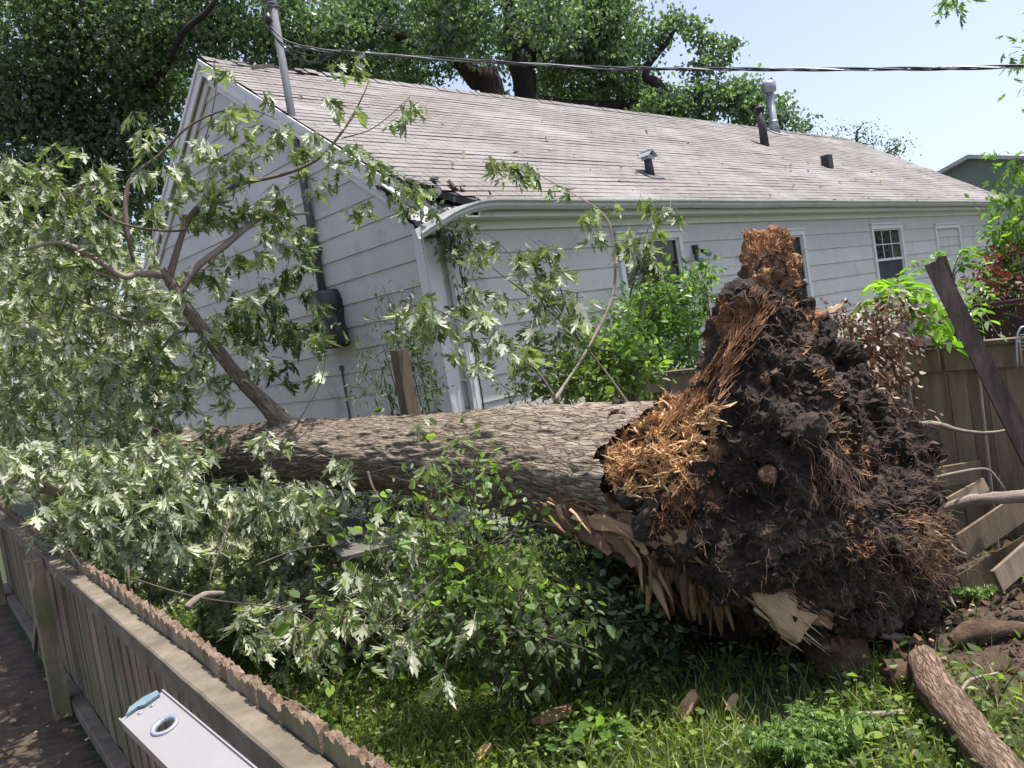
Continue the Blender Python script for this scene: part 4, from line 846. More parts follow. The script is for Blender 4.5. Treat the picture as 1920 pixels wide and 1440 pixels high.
def foliage(owner, spots, name='foliage', mat='maple', size=.114, T=MAPLE, droop=.9, flip=.62, r=.0045, thin=1.0):
    """spots: (px, py, depth, spread px, number of sprays, leaves per spray, length)"""
    L = Leaves(); tw = MB()
    for px, py, d, sp, ns, nl, ln in spots:
        for k in range(max(1, int(round(ns*thin)))):
            b = P(px+rng.normal(0, sp), py+rng.normal(0, sp), d+rng.normal(0, sp*.0035+.03)); dd = rng.normal(0, 1, 3); dd[2] = dd[2]*.4+.15
            if d < 7.3 and b[1] < 8.5 and py > 850 and (py > 868+.64*px): continue
            if b[2] < .1: b[2] = .1+random.random()*.25
            spray(L, tw, b, dd, ln*rng.uniform(.4, .95), max(2, int(nl*.8*rng.uniform(.6, 1.2))), size, droop, r, flip, .095, 1.5)
    o = L.build(name, M[mat], owner, T); tw.build('twigs', M['twig'], owner if owner.parent else o)
    return o
def along(pts, n, sp, ns, nl, ln):
    out = []; pts = np.array(pts, float)
    for k in range(n): t = (k+random.random())/n*(len(pts)-1); i = min(int(t), len(pts)-2); q = pts[i]+(pts[i+1]-pts[i])*(t-i); out.append((q[0], q[1], q[2], sp, ns, nl, ln))
    return out
foliage(limb_a, [(20, 290, 5.9, 14, 4, 12, .25), (45, 350, 5.9, 20, 6, 12, .3), (100, 300, 6.0, 16, 5, 12, .25), (140, 310, 6.0, 18, 5, 12, .25), (130, 370, 6.1, 25, 8, 12, .3), (60, 400, 6.0, 30, 8, 12, .3), (200, 420, 6.2, 25, 6, 12, .3), (150, 440, 6.1, 30, 8, 12, .3), (40, 460, 6, 30, 8, 12, .3), (100, 510, 6.1, 35, 8, 12, .3), (225, 340, 6.2, 14, 4, 10, .2), (180, 340, 6.2, 18, 4, 10, .22), (190, 480, 6.2, 30, 5, 12, .3)], thin=.75)
foliage(limb_d, [(278, 215, 6.4, 8, 3, 9, .15), (310, 262, 6.4, 12, 4, 10, .2), (385, 245, 6.45, 14, 5, 10, .22), (440, 205, 6.5, 14, 5, 10, .2), (480, 225, 6.6, 16, 5, 10, .2), (405, 115, 6.6, 9, 3, 9, .15), (330, 310, 6.4, 22, 7, 12, .25), (350, 350, 6.4, 25, 9, 12, .25), (290, 320, 6.4, 20, 4, 10, .25), (420, 220, 6.5, 12, 3, 8, .2)], thin=.6)
foliage(limb_c, [(400, 300, 6.5, 18, 5, 10, .2), (470, 290, 6.6, 18, 6, 10, .22), (540, 245, 6.65, 18, 6, 10, .2), (575, 260, 6.65, 14, 5, 10, .2), (600, 290, 6.7, 10, 3, 8, .2), (440, 370, 6.5, 22, 6, 12, .25), (500, 360, 6.6, 24, 6, 10, .25), (560, 345, 6.65, 20, 5, 10, .22), (620, 330, 6.7, 12, 3, 8, .15), (635, 200, 6.8, 11, 3, 9, .18), (660, 105, 6.9, 13, 5, 10, .2), (655, 135, 6.9, 9, 2, 8, .15), (610, 190, 6.8, 7, 2, 8, .14), (430, 330, 6.5, 20, 4, 10, .25), (380, 420, 6.5, 28, 8, 12, .25), (300, 400, 6.4, 25, 6, 12, .25), (395, 360, 6.5, 22, 5, 10, .25)], thin=.6)
foliage(limb_x, [(685, 285, 6.85, 12, 4, 9, .18), (705, 305, 6.9, 10, 3, 8, .16), (740, 355, 7.0, 14, 5, 9, .18), (790, 365, 7.1, 9, 3, 8, .14), (670, 385, 6.9, 10, 3, 9, .15), (765, 345, 7.0, 8, 2, 8, .14)])
foliage(limb_w, [(785, 205, 6.95, 7, 2, 9, .14), (745, 225, 6.9, 9, 3, 8, .15), (760, 232, 6.9, 6, 1, 8, .14)])
foliage(limb_b, [(500, 430, 6.6, 22, 5, 10, .22), (560, 430, 6.9, 12, 3, 9, .16), (470, 470, 6.6, 20, 4, 10, .2), (420, 500, 6.6, 22, 4, 10, .25), (520, 465, 6.8, 18, 3, 10, .2)])
foliage(limb_x, [(560, 460, 7.3, 14, 4, 10, .2), (545, 500, 7.4, 22, 6, 10, .22), (500, 580, 7.4, 28, 9, 12, .25), (545, 620, 7.5, 26, 8, 12, .25), (470, 640, 7.4, 26, 7, 12, .25), (520, 680, 7.4, 20, 5, 10, .25), (580, 590, 7.5, 18, 4, 10, .2), (500, 540, 7.4, 20, 5, 10, .25), (450, 580, 7.2, 24, 6, 12, .25)], mat='shade', flip=.3)  # maple leaves in the shade-toned copy of the leaf colour
foliage(limb_g, [(455, 665, 6.5, 10, 3, 12, .15), (360, 650, 6.6, 25, 7, 12, .25), (400, 720, 6.7, 20, 6, 12, .22), (330, 720, 6.8, 25, 8, 12, .25), (300, 620, 6.6, 30, 8, 12, .25), (290, 560, 6.4, 30, 6, 12, .25), (590, 640, 5.7, 8, 2, 9, .12), (600, 705, 5.7, 5, 1, 6, .1), (410, 690, 6.7, 18, 4, 10, .2), (400, 800, 6.6, 14, 3, 12, .15), (420, 560, 6.5, 22, 4, 10, .22)])
# the tangled crown on the left
crown = []
for k in range(290):
    px = random.uniform(-60, 330); py = random.uniform(430, 900); d = random.uniform(6.3, 9.5)
    if px > 250 and py < 520: continue
    crown.append((px, py, d, 26, 3, 13, .32))
for k in range(110): crown.append((random.uniform(-80, 200), random.uniform(400, 620), random.uniform(8, 11), 40, 3, 14, .4))
foliage(limb_m, crown, mat='maplepale', size=.098, flip=.6)
limb_k2 = []
for k in range(120):
    t = random.random(); px = random.uniform(0, 330); py = random.uniform(840, 1010)+.28*px*0; limb_k2.append((px, py, random.uniform(5.4, 7.0), 24, 4, 14, .28))
foliage(limb_k, limb_k2, mat='maplepale', size=.104)
low = []
def lowz(px, py, z, *a): q = Z(px, py, z); d = float((q-O)@CF); low.append((px, py, d, *a))
for k in range(230):
    px = random.uniform(150, 860); top_ = 960 if px < 500 else 990; bot = 1040+.42*(px-150) if px < 560 else 1215-.35*(px-560)
    py = random.uniform(top_, max(top_+30, bot)); lowz(px, py, random.uniform(.2, .75), 18, 4, 14, .28)
low += [(500, 830, 6.0, 9, 3, 10, .14), (520, 870, 6.0, 6, 1, 8, .12), (315, 850, 6.2, 24, 6, 14, .22), (350, 860, 6.2, 18, 4, 12, .2), (560, 930, 5.7, 16, 3, 12, .2), (480, 900, 5.8, 14, 3, 12, .2), (540, 1305, 3.6, 10, 2, 5, .15), (775, 820, 5.3, 5, 1, 5, .1), (800, 875, 5.2, 12, 3, 7, .14), (740, 980, 4.9, 14, 3, 10, .15), (720, 1060, 4.8, 30, 6, 12, .2), (690, 1100, 4.8, 30, 5, 12, .2)]
for k in range(26): lowz(random.uniform(400, 740), random.uniform(955, 1030), random.uniform(.5, .9), 18, 4, 12, .26)
for k in range(16): lowz(random.uniform(660, 900), random.uniform(1040, 1220), random.uniform(.25, .8), 22, 3, 10, .26)
for k in range(34): low.append((random.uniform(380, 640), random.uniform(905, 985), random.uniform(5.8, 6.9), 16, 3, 12, .22))
limb_low = limb([(420, 1112, 5.0), (385, 1115, 5.0), (362, 1128, 4.9), (350, 1140, 4.85)], [.02, .03, .032, .03], 'snapped_limb')
foliage(limb_low, low, mat='maplepale', size=.104, flip=.6)
for pts, r_ in [([(60, 930, 5.6), (110, 1000, 5.3), (150, 1060, 5.0)], .012), ([(440, 950, 5.6), (420, 1010, 5.4), (395, 1080, 5.2), (400, 1095, 5.2)], .012), ([(250, 1085, 5), (330, 1110, 5), (400, 1125, 4.9), (560, 1150, 4.7), (620, 1220, 4.6)], .01), ([(240, 1060, 5.0), (243, 1110, 4.9)], .012), ([(690, 885, 5.6), (700, 915, 5.5), (722, 950, 5.4)], .016), ([(575, 860, 6.4), (600, 850, 6.2)], .018), ([(560, 1190, 4.6), (600, 1150, 4.7), (610, 1120, 4.8)], .008), ([(500, 1295, 3.7), (560, 1320, 3.6), (615, 1360, 3.55)], .006), ([(480, 1060, 5), (560, 1030, 5.2), (640, 1020, 5.2)], .01)]:
    limb(pts, np.linspace(r_, r_*.5, len(pts)), 'bare_twig', 'twig', 6)
# leaves on the branches in front of the long wall
foliage(limb_s, along([(1010, 700, 6.1), (880, 600, 6.3), (760, 570, 6.45)], 9, 16, 2, 10, .2)+[(770, 590, 6.5, 12, 3, 10, .2), (850, 620, 6.3, 14, 3, 10, .2), (930, 640, 6.2, 16, 4, 10, .22), (900, 690, 6.1, 12, 3, 9, .18), (820, 600, 6.4, 12, 3, 10, .2)])
foliage(limb_u, along([(1040, 560, 6.4), (985, 440, 6.6)], 4, 12, 2, 10, .2)+[(1050, 500, 6.4, 14, 4, 10, .2), (1055, 560, 6.4, 16, 4, 10, .2), (1080, 600, 6.3, 16, 4, 10, .2), (960, 500, 6.6, 14, 3, 10, .2)])
foliage(limb_v, [(920, 460, 6.7, 12, 3, 9, .18), (930, 530, 6.6, 18, 5, 11, .22), (900, 540, 6.6, 14, 3, 10, .2), (1000, 600, 6.5, 20, 6, 11, .22), (1030, 640, 6.4, 14, 3, 10, .2), (850, 480, 6.7, 10, 2, 10, .2)])
foliage(limb_r, [(1120, 400, 6.7, 10, 3, 9, .18), (1115, 430, 6.7, 10, 2, 9, .18), (925, 300, 7.4, 9, 4, 9, .16), (960, 315, 7.4, 12, 5, 10, .18), (990, 330, 7.3, 8, 2, 8, .16), (1045, 355, 7.2, 10, 2, 7, .14), (1075, 360, 7.1, 6, 1, 6, .1), (1180, 455, 6.6, 14, 4, 10, .2)])
foliage(limb_t, [(1240, 385, 6.6, 9, 4, 9, .16), (1200, 460, 6.5, 16, 5, 10, .2), (1215, 490, 6.5, 14, 4, 10, .2), (1240, 480, 6.55, 10, 2, 9, .2), (1190, 520, 6.5, 14, 3, 10, .2)])

# ================================================================= FENCES, LADDER
FA = Z(535, 1440, 1.25); FB = Z(7, 979, 1.25); FD = nrm(FB-FA); FN = nrm(V3(-FD[1], FD[0], 0)); FN = FN if FN[0] > 0 else -FN
fence = thing('picket_fence', FA*V3(1, 1, 0), 'weathered wooden picket fence with worn rough tops running along the lower left beside the ladder', 'fence')
def fp(s, n, z): q = FA+FD*s+FN*n; return V3(q[0], q[1], z)
mb = MB(); s = -1.7; SE = 11.2
while s < SE:
    wd = rng.uniform(.088, .102); th = .034; n0 = .098+rng.normal(0, .004); zt = 1.318+rng.normal(0, .006); dip = rng.uniform(.008, .024); NA = 8
    arc = [(s+.002+(wd-.004)*j/NA, zt-dip*abs(2*j/NA-1)**3+rng.normal(0, .002)) for j in range(NA+1)]
    zb = .0; lo = [(a, 1.12) for a, _ in arc]; vs = []
    for nn_ in (n0, n0+th*.33, n0+th*.66, n0+th):
        for a, z in arc: vs.append(fp(a, nn_+rng.normal(0, .001), z+rng.normal(0, .0065)))
    K = NA+1; b = len(vs)
    for nn_ in (n0, n0+th):
        for a, z in lo: vs.append(fp(a, nn_, z))
    c = len(vs)
    for nn_ in (n0, n0+th):
        for a in (arc[0][0], arc[-1][0]): vs.append(fp(a, nn_, zb))
    f = [(r_*K+j, r_*K+j+1, (r_+1)*K+j+1, (r_+1)*K+j) for r_ in range(3) for j in range(NA)]
    f += [(b+j, b+j+1, j+1, j) for j in range(NA)]+[(b+K+j+1, b+K+j, 3*K+j, 3*K+j+1) for j in range(NA)]
    f += [tuple([c, c+1]+[b+j for j in range(NA, -1, -1)]), tuple([c+3, c+2]+[b+K+j for j in range(K)])]
    f += [(c, b, b+K, c+2), (c+1, c+3, b+2*K-1, b+K-1), (b, 0, K, 2*K, 3*K, b+K), (b+K-1, b+2*K-1, 4*K-1, 3*K-1, 2*K-1, K-1)]
    mb.add(vs, f); s += wd+rng.uniform(.001, .006)
pk = mb.build('picket_boards', M['fence'], fence); pk.data.materials.append(M['fencetop'])
mi = np.zeros(len(pk.data.polygons), np.int32)
for p_ in pk.data.polygons:
    if p_.center.z > 1.24: mi[p_.index] = 1
pk.data.polygons.foreach_set('material_index', mi)
def railm(name, z, n0, n1, h, s0=-1.7, s1=SE, mat='rail', parent=fence):
    mb = MB(); ns = int((s1-s0)/.05); vs = []; uv = []; prof = [(n0, z), (n0+.008, z+.0), ((n0+n1)/2, z+.002), (n1-.006, z), (n1, z-.004), (n1, z-h), (n0, z-h), (n0-.001, z-h*.5), (n0, z-.007)]
    prof = [(n0, z-.007), (n0+.007, z), (n0+(n1-n0)*.33, z), (n0+(n1-n0)*.66, z), (n1, z), (n1, z-h), (n0, z-h), (n0, z-h*.66), (n0, z-h*.33)]
    m_ = len(prof); ss = np.linspace(s0, s1, ns+1)
    dz = fbm(np.c_[ss*.5, ss*0, ss*0], 2, 5)*.004
    for i_, s_ in enumerate(ss):
        ch = fbm(np.c_[np.full(m_, s_*6), np.arange(m_)*1.7, np.full(m_, z*3)], 3, 12)*.0022
        for j, (a, b) in enumerate(prof): vs.append(fp(s_, a+ch[j], b+ch[j]*.8+dz[i_])); uv.append((s_, a+(z-b)))
    f = [(i*m_+j, i*m_+(j+1) % m_, (i+1)*m_+(j+1) % m_, (i+1)*m_+j) for i in range(ns) for j in range(m_)]+[tuple(range(m_)), tuple(ns*m_+j for j in range(m_))[::-1]]
    mb.add(vs, f, uv); return mb.build(name, M[mat], parent, False)
railm('top_rail', 1.25, 0, .092, .095); railm('bottom_rail', .11, .0, .09, .09)
for px, py in [(42, 1058)]:
    s_ = float((Z(px, py, 1.22)-FA)@FD)
    for k, (so, ht) in enumerate([(0.0, 1.235), (5.2, 1.2)]):
        mb = MB()
        for q in (-.048, .048):
            mb.box(fp(s_+so+q, -.062, ht/2), .0465, .056, ht/2, FD, FN, UP, .002)
        mb.build('post', M['fence'], fence)
mb = MB(); a = fp(s_+.35, -.03, .95); b = fp(s_+1.9, -.03, .12); mb.bar(a, b, .035, .08, UP, .003); mb.build('brace', M['fence'], fence)
# ladder rail standing by the fence
la = P(266, 1322, 1.62); lb = P(560, 1590, 1.18); LX = nrm(lb-la); LW_ = nrm(P(306, 1308, 1.62)-P(224, 1330, 1.62)); LW_ = nrm(LW_-LX*(LW_@LX)); LN = np.cross(LX, LW_); LN = LN if LN@(-ray(300, 1350)) > 0 else -LN
ladder = thing('ladder', V3(lb[0], lb[1], 0), 'pale aluminium ladder whose side rail ends beside the picket fence', 'ladder')
hw = .043; fl_ = .030; mb = MB(); LL = np.linalg.norm(lb-la)+1.2
hs_, hr = .118, .020                                             # rung hole
def lp(x, y, n): return la+LX*x+LW_*y+LN*n
ring = [(hs_+hr*math.cos(a), hr*math.sin(a)) for a in np.linspace(0, 2*math.pi, 24, endpoint=False)]
sq = []
for (x_, y_) in ring:
    k_ = max(abs(x_-hs_), abs(y_))/hr; sq.append((hs_+(x_-hs_)/k_*1.7, y_/k_*1.7))
vs = [lp(x_, y_, 0) for x_, y_ in ring]+[lp(x_, y_, 0) for x_, y_ in sq]; n = 24
f = [(j, (j+1) % n, n+(j+1) % n, n+j) for j in range(n)]; mb.add(vs, f)
def pl(x0, x1, y0, y1): mb.add([lp(x0, y0, 0), lp(x1, y0, 0), lp(x1, y1, 0), lp(x0, y1, 0)], [(0, 1, 2, 3)])
e_ = hr*1.7; pl(0, hs_-e_, -hw, hw); pl(hs_+e_, LL, -hw, hw); pl(hs_-e_, hs_+e_, -hw, -e_); pl(hs_-e_, hs_+e_, e_, hw)
for s_ in (-1, 1):
    mb.box(lp(LL/2, s_*(hw+.0015), -fl_/2+.004), LL/2, .0015, fl_/2, LX, LW_, LN); mb.box(lp(LL/2, s_*(hw-.004), -fl_+.003), LL/2, .0052, .0015, LX, LW_, LN)
mb.build('side_rail', M['fibre'], ladder)
mb = MB(); rr_ = []
for (r0, h0) in [(hr*.95, -.004), (hr*.94, .004), (hr*1.28, .0045), (hr*1.32, .0015), (hr*1.32, .0006)]:
    rr_.append([lp(hs_+r0*math.cos(a), r0*math.sin(a), h0) for a in np.linspace(0, 2*math.pi, 28, endpoint=False)])
mb.add(np.vstack(rr_), [(k*28+j, k*28+(j+1) % 28, (k+1)*28+(j+1) % 28, (k+1)*28+j) for k in range(4) for j in range(28)]); rc = mb.build('rung_collar', M['metal'], ladder, True)
mb = MB(); mb.tube([lp(hs_, 0, -.05), lp(hs_, 0, -.40)], hr*.95, 18, 1); mb.build('rung', M['vent_black'], ladder, True)  # black cap gives the rung hole a painted dark inside
mb = MB(); cap = [(0, -.028), (.006, -.034), (.004, -.01), (.013, .002), (.010, .034), (-.008, .036), (-.016, .01), (-.012, -.02)]
mb.add([lp(a+.004, b, .002) for a, b in cap]+[lp(a+.004, b, .0075) for a, b in cap], [tuple(range(8)), tuple(range(15, 7, -1))]+[(j, (j+1) % 8, (j+1) % 8+8, j+8) for j in range(8)])
mb.build('end_pad', M['blue'], ladder)
for (x_, y_) in [(.024, -.012), (.026, .012)]:
    mb = MB(); c = lp(x_, y_, 0); mb.tube([c, c+LN*.002, c+LN*.003], [.0055, .005, .002], 12, 1); mb.build('rivet', M['metal'], ladder, True)
# far fence beyond the roots
G0 = Z(1185, 703, 1.70); G1 = Z(1905, 632, 1.70); GD = nrm((G1-G0)*V3(1, 1, 0)); GN = nrm(V3(-GD[1], GD[0], 0)); GN = GN if GN@ray(1700, 640) > 0 else -GN; GL = np.linalg.norm(G1-G0)
bf = thing('board_fence', G1*V3(1, 1, 0), 'old grey-brown board fence with capped top rail behind the upturned roots', 'fence')
def gp_(s, n, z): q = G0+GD*s+GN*n; return V3(q[0], q[1], z)
def sat(px, z=1.7): q = ray(px, 640); A_ = np.array([[q[0], -GD[0]], [q[1], -GD[1]]]); t = np.linalg.solve(A_, (G0-O)[:2]); return float(t[1])
sp = sat(1762); mb = MB(); s = -.3
while s < GL+.02:
    wd = rng.uniform(.13, .15)*1.0; zt = 1.60+rng.normal(0, .012)
    if s+wd/2 > sp+.1: zt -= .0
    mb.box(gp_(s+wd/2, .035+rng.normal(0, .004), zt/2+.02), wd/2-.003, .011, zt/2, GD, GN, UP, .002); s += wd
mb.build('fence_boards', M['oldwood'], bf)
for (s0, s1, zz_) in [(-.3, sp-.02, 1.66), (sp+.02, GL+.02, 1.655)]:
    mb = MB(); mb.bar(gp_(s0, 0, zz_-.09), gp_(s1, 0, zz_-.09), .036, .19, UP, .003); mb.build('top_rail', M['oldwood'], bf)
    mb = MB(); mb.bar(gp_(s0, .01, zz_+.028), gp_(s1, .01, zz_+.028), .12, .035, UP, .006); mb.build('cap_rail', M['oldwood'], bf)
mb = MB(); mb.bar(gp_(-.3, 0, .4), gp_(GL-.6, 0, .4), .04, .09, UP, .003); mb.build('bottom_rail', M['oldwood'], bf)
for s_ in (sp, GL+.06, .4): mb = MB(); mb.box(gp_(s_, .1, .85), .045, .045, .84, GD, GN, UP); mb.build('post', M['oldwood'], bf)
# leaning post
lpost = MB(); a = P(1752, 497, 5.35); b = P(1985, 960, 5.0); lpost.bar(a, b, .105, .245, ray(1800, 700), .004); X_ = nrm(b-a)
lpost.bar(a-X_*.05+V3(.07, 0, .0), a+X_*.2+V3(.062, .05, 0), .05, .07, ray(1800, 700), .006)
o = lpost.build('leaning_post', M['leanwood']); tag(o, 'dark old wooden post leaning to the left in front of the board fence', 'post')
def board(a, b, w_, t_, up, label, name='fallen_board', mat='oldwood', cat='board', group='boards broken off the fence'):
    m_ = MB(); m_.bar(a, b, t_, w_, up, .003); o = m_.build(name, M[mat]); tag(o, label, cat, group); return o
vn = ray(1850, 1020)
board(P(1790, 1035, 5.9), P(1990, 900, 6.1), .20, .025, UP*.8+V3(-.3, 0, 0), 'wide grey board slumped under the thick bare root')
board(P(1805, 1105, 5.7), P(2010, 980, 5.9), .20, .025, UP*.8+V3(-.3, 0, 0), 'dark slanting board lying below the first slumped board')
board(P(1868, 1090, 5.45), P(1960, 1010, 5.7), .15, .03, UP*.8+V3(-.3, 0, 0), 'short splintered board with a bright fresh broken end', mat='plankend')
board(P(1775, 948, 6.0), P(1848, 908, 6.2), .10, .025, UP*.8+V3(-.3, 0, 0), 'short pale snapped board resting above the thick bare root', mat='plankend')
board(P(1700, 905, 6.5), P(1835, 882, 6.6), .16, .05, UP, 'brown mossy plank end lying against the foot of the fence')
# stub post by the house corner
mb = MB(); c = P(748, 655, 7.35); foot_ = V3(c[0], c[1], 0); mb.box((c+foot_)/2, .062, .062, c[2]/2, U, V, UP, .004); o = mb.build('stub_post', M['oldwood']); tag(o, 'short weathered wooden post standing before the house corner', 'post')
# dark stained fence at the right
df = thing('dark_fence', P(1700, 600, 9.3)*V3(1, 1, 0), 'low dark reddish-brown fence beyond the board fence at right', 'fence')
a = P(1640, 602, 9.4); b = P(1990, 575, 8.6); b[2] = a[2]; mb = MB(); n = 22
for k in range(n):
    c = a+(b-a)*(k+.5)/n; mb.box(V3(c[0], c[1], (a[2]-.05)/2), np.linalg.norm(b-a)/n/2-.004, .012, (a[2]-.05)/2, nrm(b-a), np.cross(UP, nrm(b-a)), UP)
mb.build('fence_boards', M['darkwood'], df); mb = MB(); mb.bar(a, b, .14, .04, UP); mb.build('cap_rail', M['darkwood'], df)
# pale casing beside the wall
pc = thing('outdoor_unit', P(1715, 640, 9.2)*V3(1, 1, 0), 'pale box-shaped outdoor unit beside the wall half hidden by fronds', 'outdoor unit'); c = P(1722, 600, 9.3)
mb = MB(); mb.box(V3(c[0], c[1], c[2]/2), .36, .3, c[2]/2+.05, U, V, UP); mb.build('casing', M['pink'], pc); mb = MB()
for k in range(6): mb.box(V3(c[0], c[1], .3+k*.12)-V*.305, .3, .004, .02, U, V, UP)
mb.build('louvre', M['dark'], pc)
mf = MB(); mf.tube([P(1908, 690, 6.0), P(1906, 640, 6.0), P(1912, 618, 6.0), P(1925, 612, 6.0), P(1990, 608, 6.0)], .007, 8, 4)
for k in range(5): mf.tube([P(1912, 628+k*7, 6.05), P(1990, 624+k*7, 6.05)], .004, 6, 1)
o = mf.build('garden_chair', M['metal'], None, True); tag(o, 'bent metal garden chair back showing at the right edge', 'chair')

# ================================================================= LOGS AND DEBRIS
def log(name, pts, rads, label, cat='log', m='branchbark', ends='stub', n=22):
    b_ = MB(); b_.tube([p_ for p_ in pts], rads, n, 8, False, .025); vs = b_.v[0]; h_ = (fbm(vs*5, 4, 9)*.03+(ridge(vs*12, 3, 2)-.6)*.03)*(rads[0]/.1); c_ = vs.reshape(-1, n, 3).mean(1); dirs_ = vs.reshape(-1, n, 3)-c_[:, None]; b_.v[0] = (c_[:, None]+dirs_*(1+h_.reshape(-1, n)[:, :, None]/rads[0])).reshape(-1, 3)
    root_ = thing(name, pts[0]*V3(1, 1, 0), label, cat); b_.build('bark', M[m], root_, True)
    for e_, k in ((0, 0), (1, -1)):
        ring_ = b_.v[0][:n] if e_ == 0 else b_.v[0][-n:]; c = ring_.mean(0); t = MB(); vs = [c]; f = []; dd_ = nrm(pts[0]-pts[1]) if e_ == 0 else nrm(pts[-1]-pts[-2])
        for q in (.35, .7, 1.0): vs += [c+(r_-c)*q+dd_*(rng.normal(0, rads[0]*.14) if q < 1 else 0) for r_ in ring_]
        f = [(0, 1+j, 1+(j+1) % n) for j in range(n)]+[(1+k_*n+j, 1+(k_+1)*n+j, 1+(k_+1)*n+(j+1) % n, 1+k_*n+(j+1) % n) for k_ in range(2) for j in range(n)]
        vv_ = np.array(vs); t.add(vs, f, vv_[:, :2]*6, a=np.clip(fbm(vv_*25, 3, 8)*.8+.4, 0, 1)); t.build('broken_end', M[ends], root_)
    return root_
lg = log('fallen_log', [Z(1728, 1232, .22), Z(1765, 1300, .18), Z(1815, 1370, .14), Z(1900, 1470, .12), Z(1990, 1580, .12)], [.078, .095, .085, .08, .075], 'thick brown broken log lying on the soil in the lower right corner', m='logbark')
mb = MB()
for k in range(9): shard(mb, Z(1728, 1232, .22)+rv(1, .05)[0], nrm(Z(1728, 1232, .22)-Z(1765, 1300, .18))+rng.normal(0, .2, 3), random.uniform(.05, .12), .03, .01, a=random.random()*.7)
mb.build('splinters', M['splinter'], lg)
log('root_chunk', [Z(1785, 1205, .10), Z(1830, 1185, .14), Z(1890, 1180, .12), Z(1990, 1195, .08)], [.04, .07, .055, .045], 'soil-caked root chunk lying right of the root plate', 'root chunk', 'soil')
log('dark_stump', [Z(1560, 1190, .28), Z(1570, 1240, .1)], [.16, .17], 'dark broken stump wood under the lower edge of the root plate', 'stump', 'soil')
log('soil_clod', [Z(1660, 1265, .12), Z(1700, 1260, .12)], [.09, .08], 'rounded dark clod of soil left of the broken log', 'clod', 'soil', 'soil')
log('cut_twig', [Z(1602, 1340, .10), Z(1640, 1340, .08), Z(1692, 1335, .07)], [.016, .016, .014], 'short bare stick with a split pale end lying before the log', 'stick', n=10)
log('bare_stick', [Z(1800, 1300, .12), Z(1820, 1275, .15), Z(1870, 1262, .14)], [.012, .009, .006], 'thin forked bare stick on the bare soil right of the log', 'stick', n=8)
def chip(px, py, z, s, label, mat='palewood', nm='wood_chip'):
    m_ = MB(); c = Z(px, py, z); n = 14; a_ = np.linspace(0, 2*math.pi, n, endpoint=False); rr_ = s*(1+.13*rng.normal(0, 1, n)); up_ = nrm(UP+rv(1, .35)[0]-CF*.6); X_ = nrm(np.cross(up_, FD)); Y_ = np.cross(up_, X_)
    top_ = [c+X_*math.cos(q)*r_*1.5+Y_*math.sin(q)*r_*.6+up_*.012 for q, r_ in zip(a_, rr_)]; bt_ = [p_-up_*.03 for p_ in top_]
    m_.add(top_+bt_, [tuple(range(n)), tuple(range(2*n-1, n-1, -1))]+[(j, j+n, (j+1) % n+n, (j+1) % n) for j in range(n)], [(q*.1, r_) for q, r_ in zip(np.r_[a_, a_], np.r_[rr_, rr_])], a=random.uniform(.3, 1))
    o = m_.build(nm, M[mat]); tag(o, label, 'wood chip')
chip(1040, 1338, .09, .085, 'broad pale wood slab lying in the sunny grass'); chip(1475, 1203, .14, .07, 'pinkish torn wood slab below the pale split root', 'stub')
chip(1370, 1318, .08, .04, 'small pinkish wood chip in the dark green cover', 'stub'); chip(905, 1410, .05, .045, 'reddish bark flake in the thin grass', 'splinter'); chip(1290, 1325, .07, .06, 'brown rotten bark slab amid the shaded cover', 'stub')
# collapsed grey panels below the trunk
dp = thing('collapsed_panel', P(640, 990, 6.3)*V3(1, 1, 0), 'dusty grey broken panels lying under the middle of the trunk', 'panel')
for k, (a, b, c, d) in enumerate([((560, 1010, 6.3), (735, 990, 6.3), (745, 968, 6.8), (585, 975, 6.8)), ((640, 1045, 6.0), (760, 1015, 6.0), (745, 995, 6.3), (610, 1012, 6.3))]):
    m_ = MB(); q = [P(*a), P(*b), P(*c), P(*d)]; m_.add(q+[p_-UP*.03 for p_ in q], [(0, 1, 2, 3), (7, 6, 5, 4)]+[(i, i+4, (i+1) % 4+4, (i+1) % 4) for i in range(4)]); m_.build('panel_sheet', M['rubble'], dp)

# ================================================================= SHRUBS AND PLANTS
def bush(name, label, cat, blobs, mat, size, T=OVAL, leafn=11, ln=.28, flip=.25, base=None, up=.5, down=0.0, group=None, r=.0035, stems=6):
    """blobs: (px, py, depth, rx px, ry px, sprays)"""
    L = Leaves(); tw = MB(); cs = []
    for px, py, d, rx, ry, n in blobs:
        cs.append(P(px, py, d))
        for k in range(n):
            q = rng.normal(0, 1, 3); q /= np.linalg.norm(q)/rng.random()**.4; b = P(px+q[0]*rx, py+q[1]*ry, d+q[2]*max(rx, ry)*.0038)
            if b[2] < .05: b[2] = .05+random.random()*.1
            dd = rng.normal(0, .8, 3)+UP*up+np.array([q[0]*.5, 0, -q[1]*.3]); spray(L, tw, b, dd, ln*rng.uniform(.4, 1.6), max(3, int(leafn*rng.uniform(.4, 1.5))), size*rng.uniform(.55, 1.3), .25, r, flip, .09, down)
    c0 = cs[0] if base is None else base; rt = thing(name, V3(c0[0], c0[1], 0), label, cat, group)
    L.build('foliage', M[mat], rt, T); tw.build('twigs', M['twig'], rt); st_ = MB()
    for k in range(stems):
        e_ = cs[k % len(cs)]+rv(1, .08)[0]; b0 = V3(c0[0]+rng.normal(0, .1), c0[1]+rng.normal(0, .1), 0); st_.tube([b0, (b0+e_)/2+rv(1, .06)[0], e_], [.014, .010, .004], 6, 4)
    st_.build('stems', M['twig'], rt); return rt
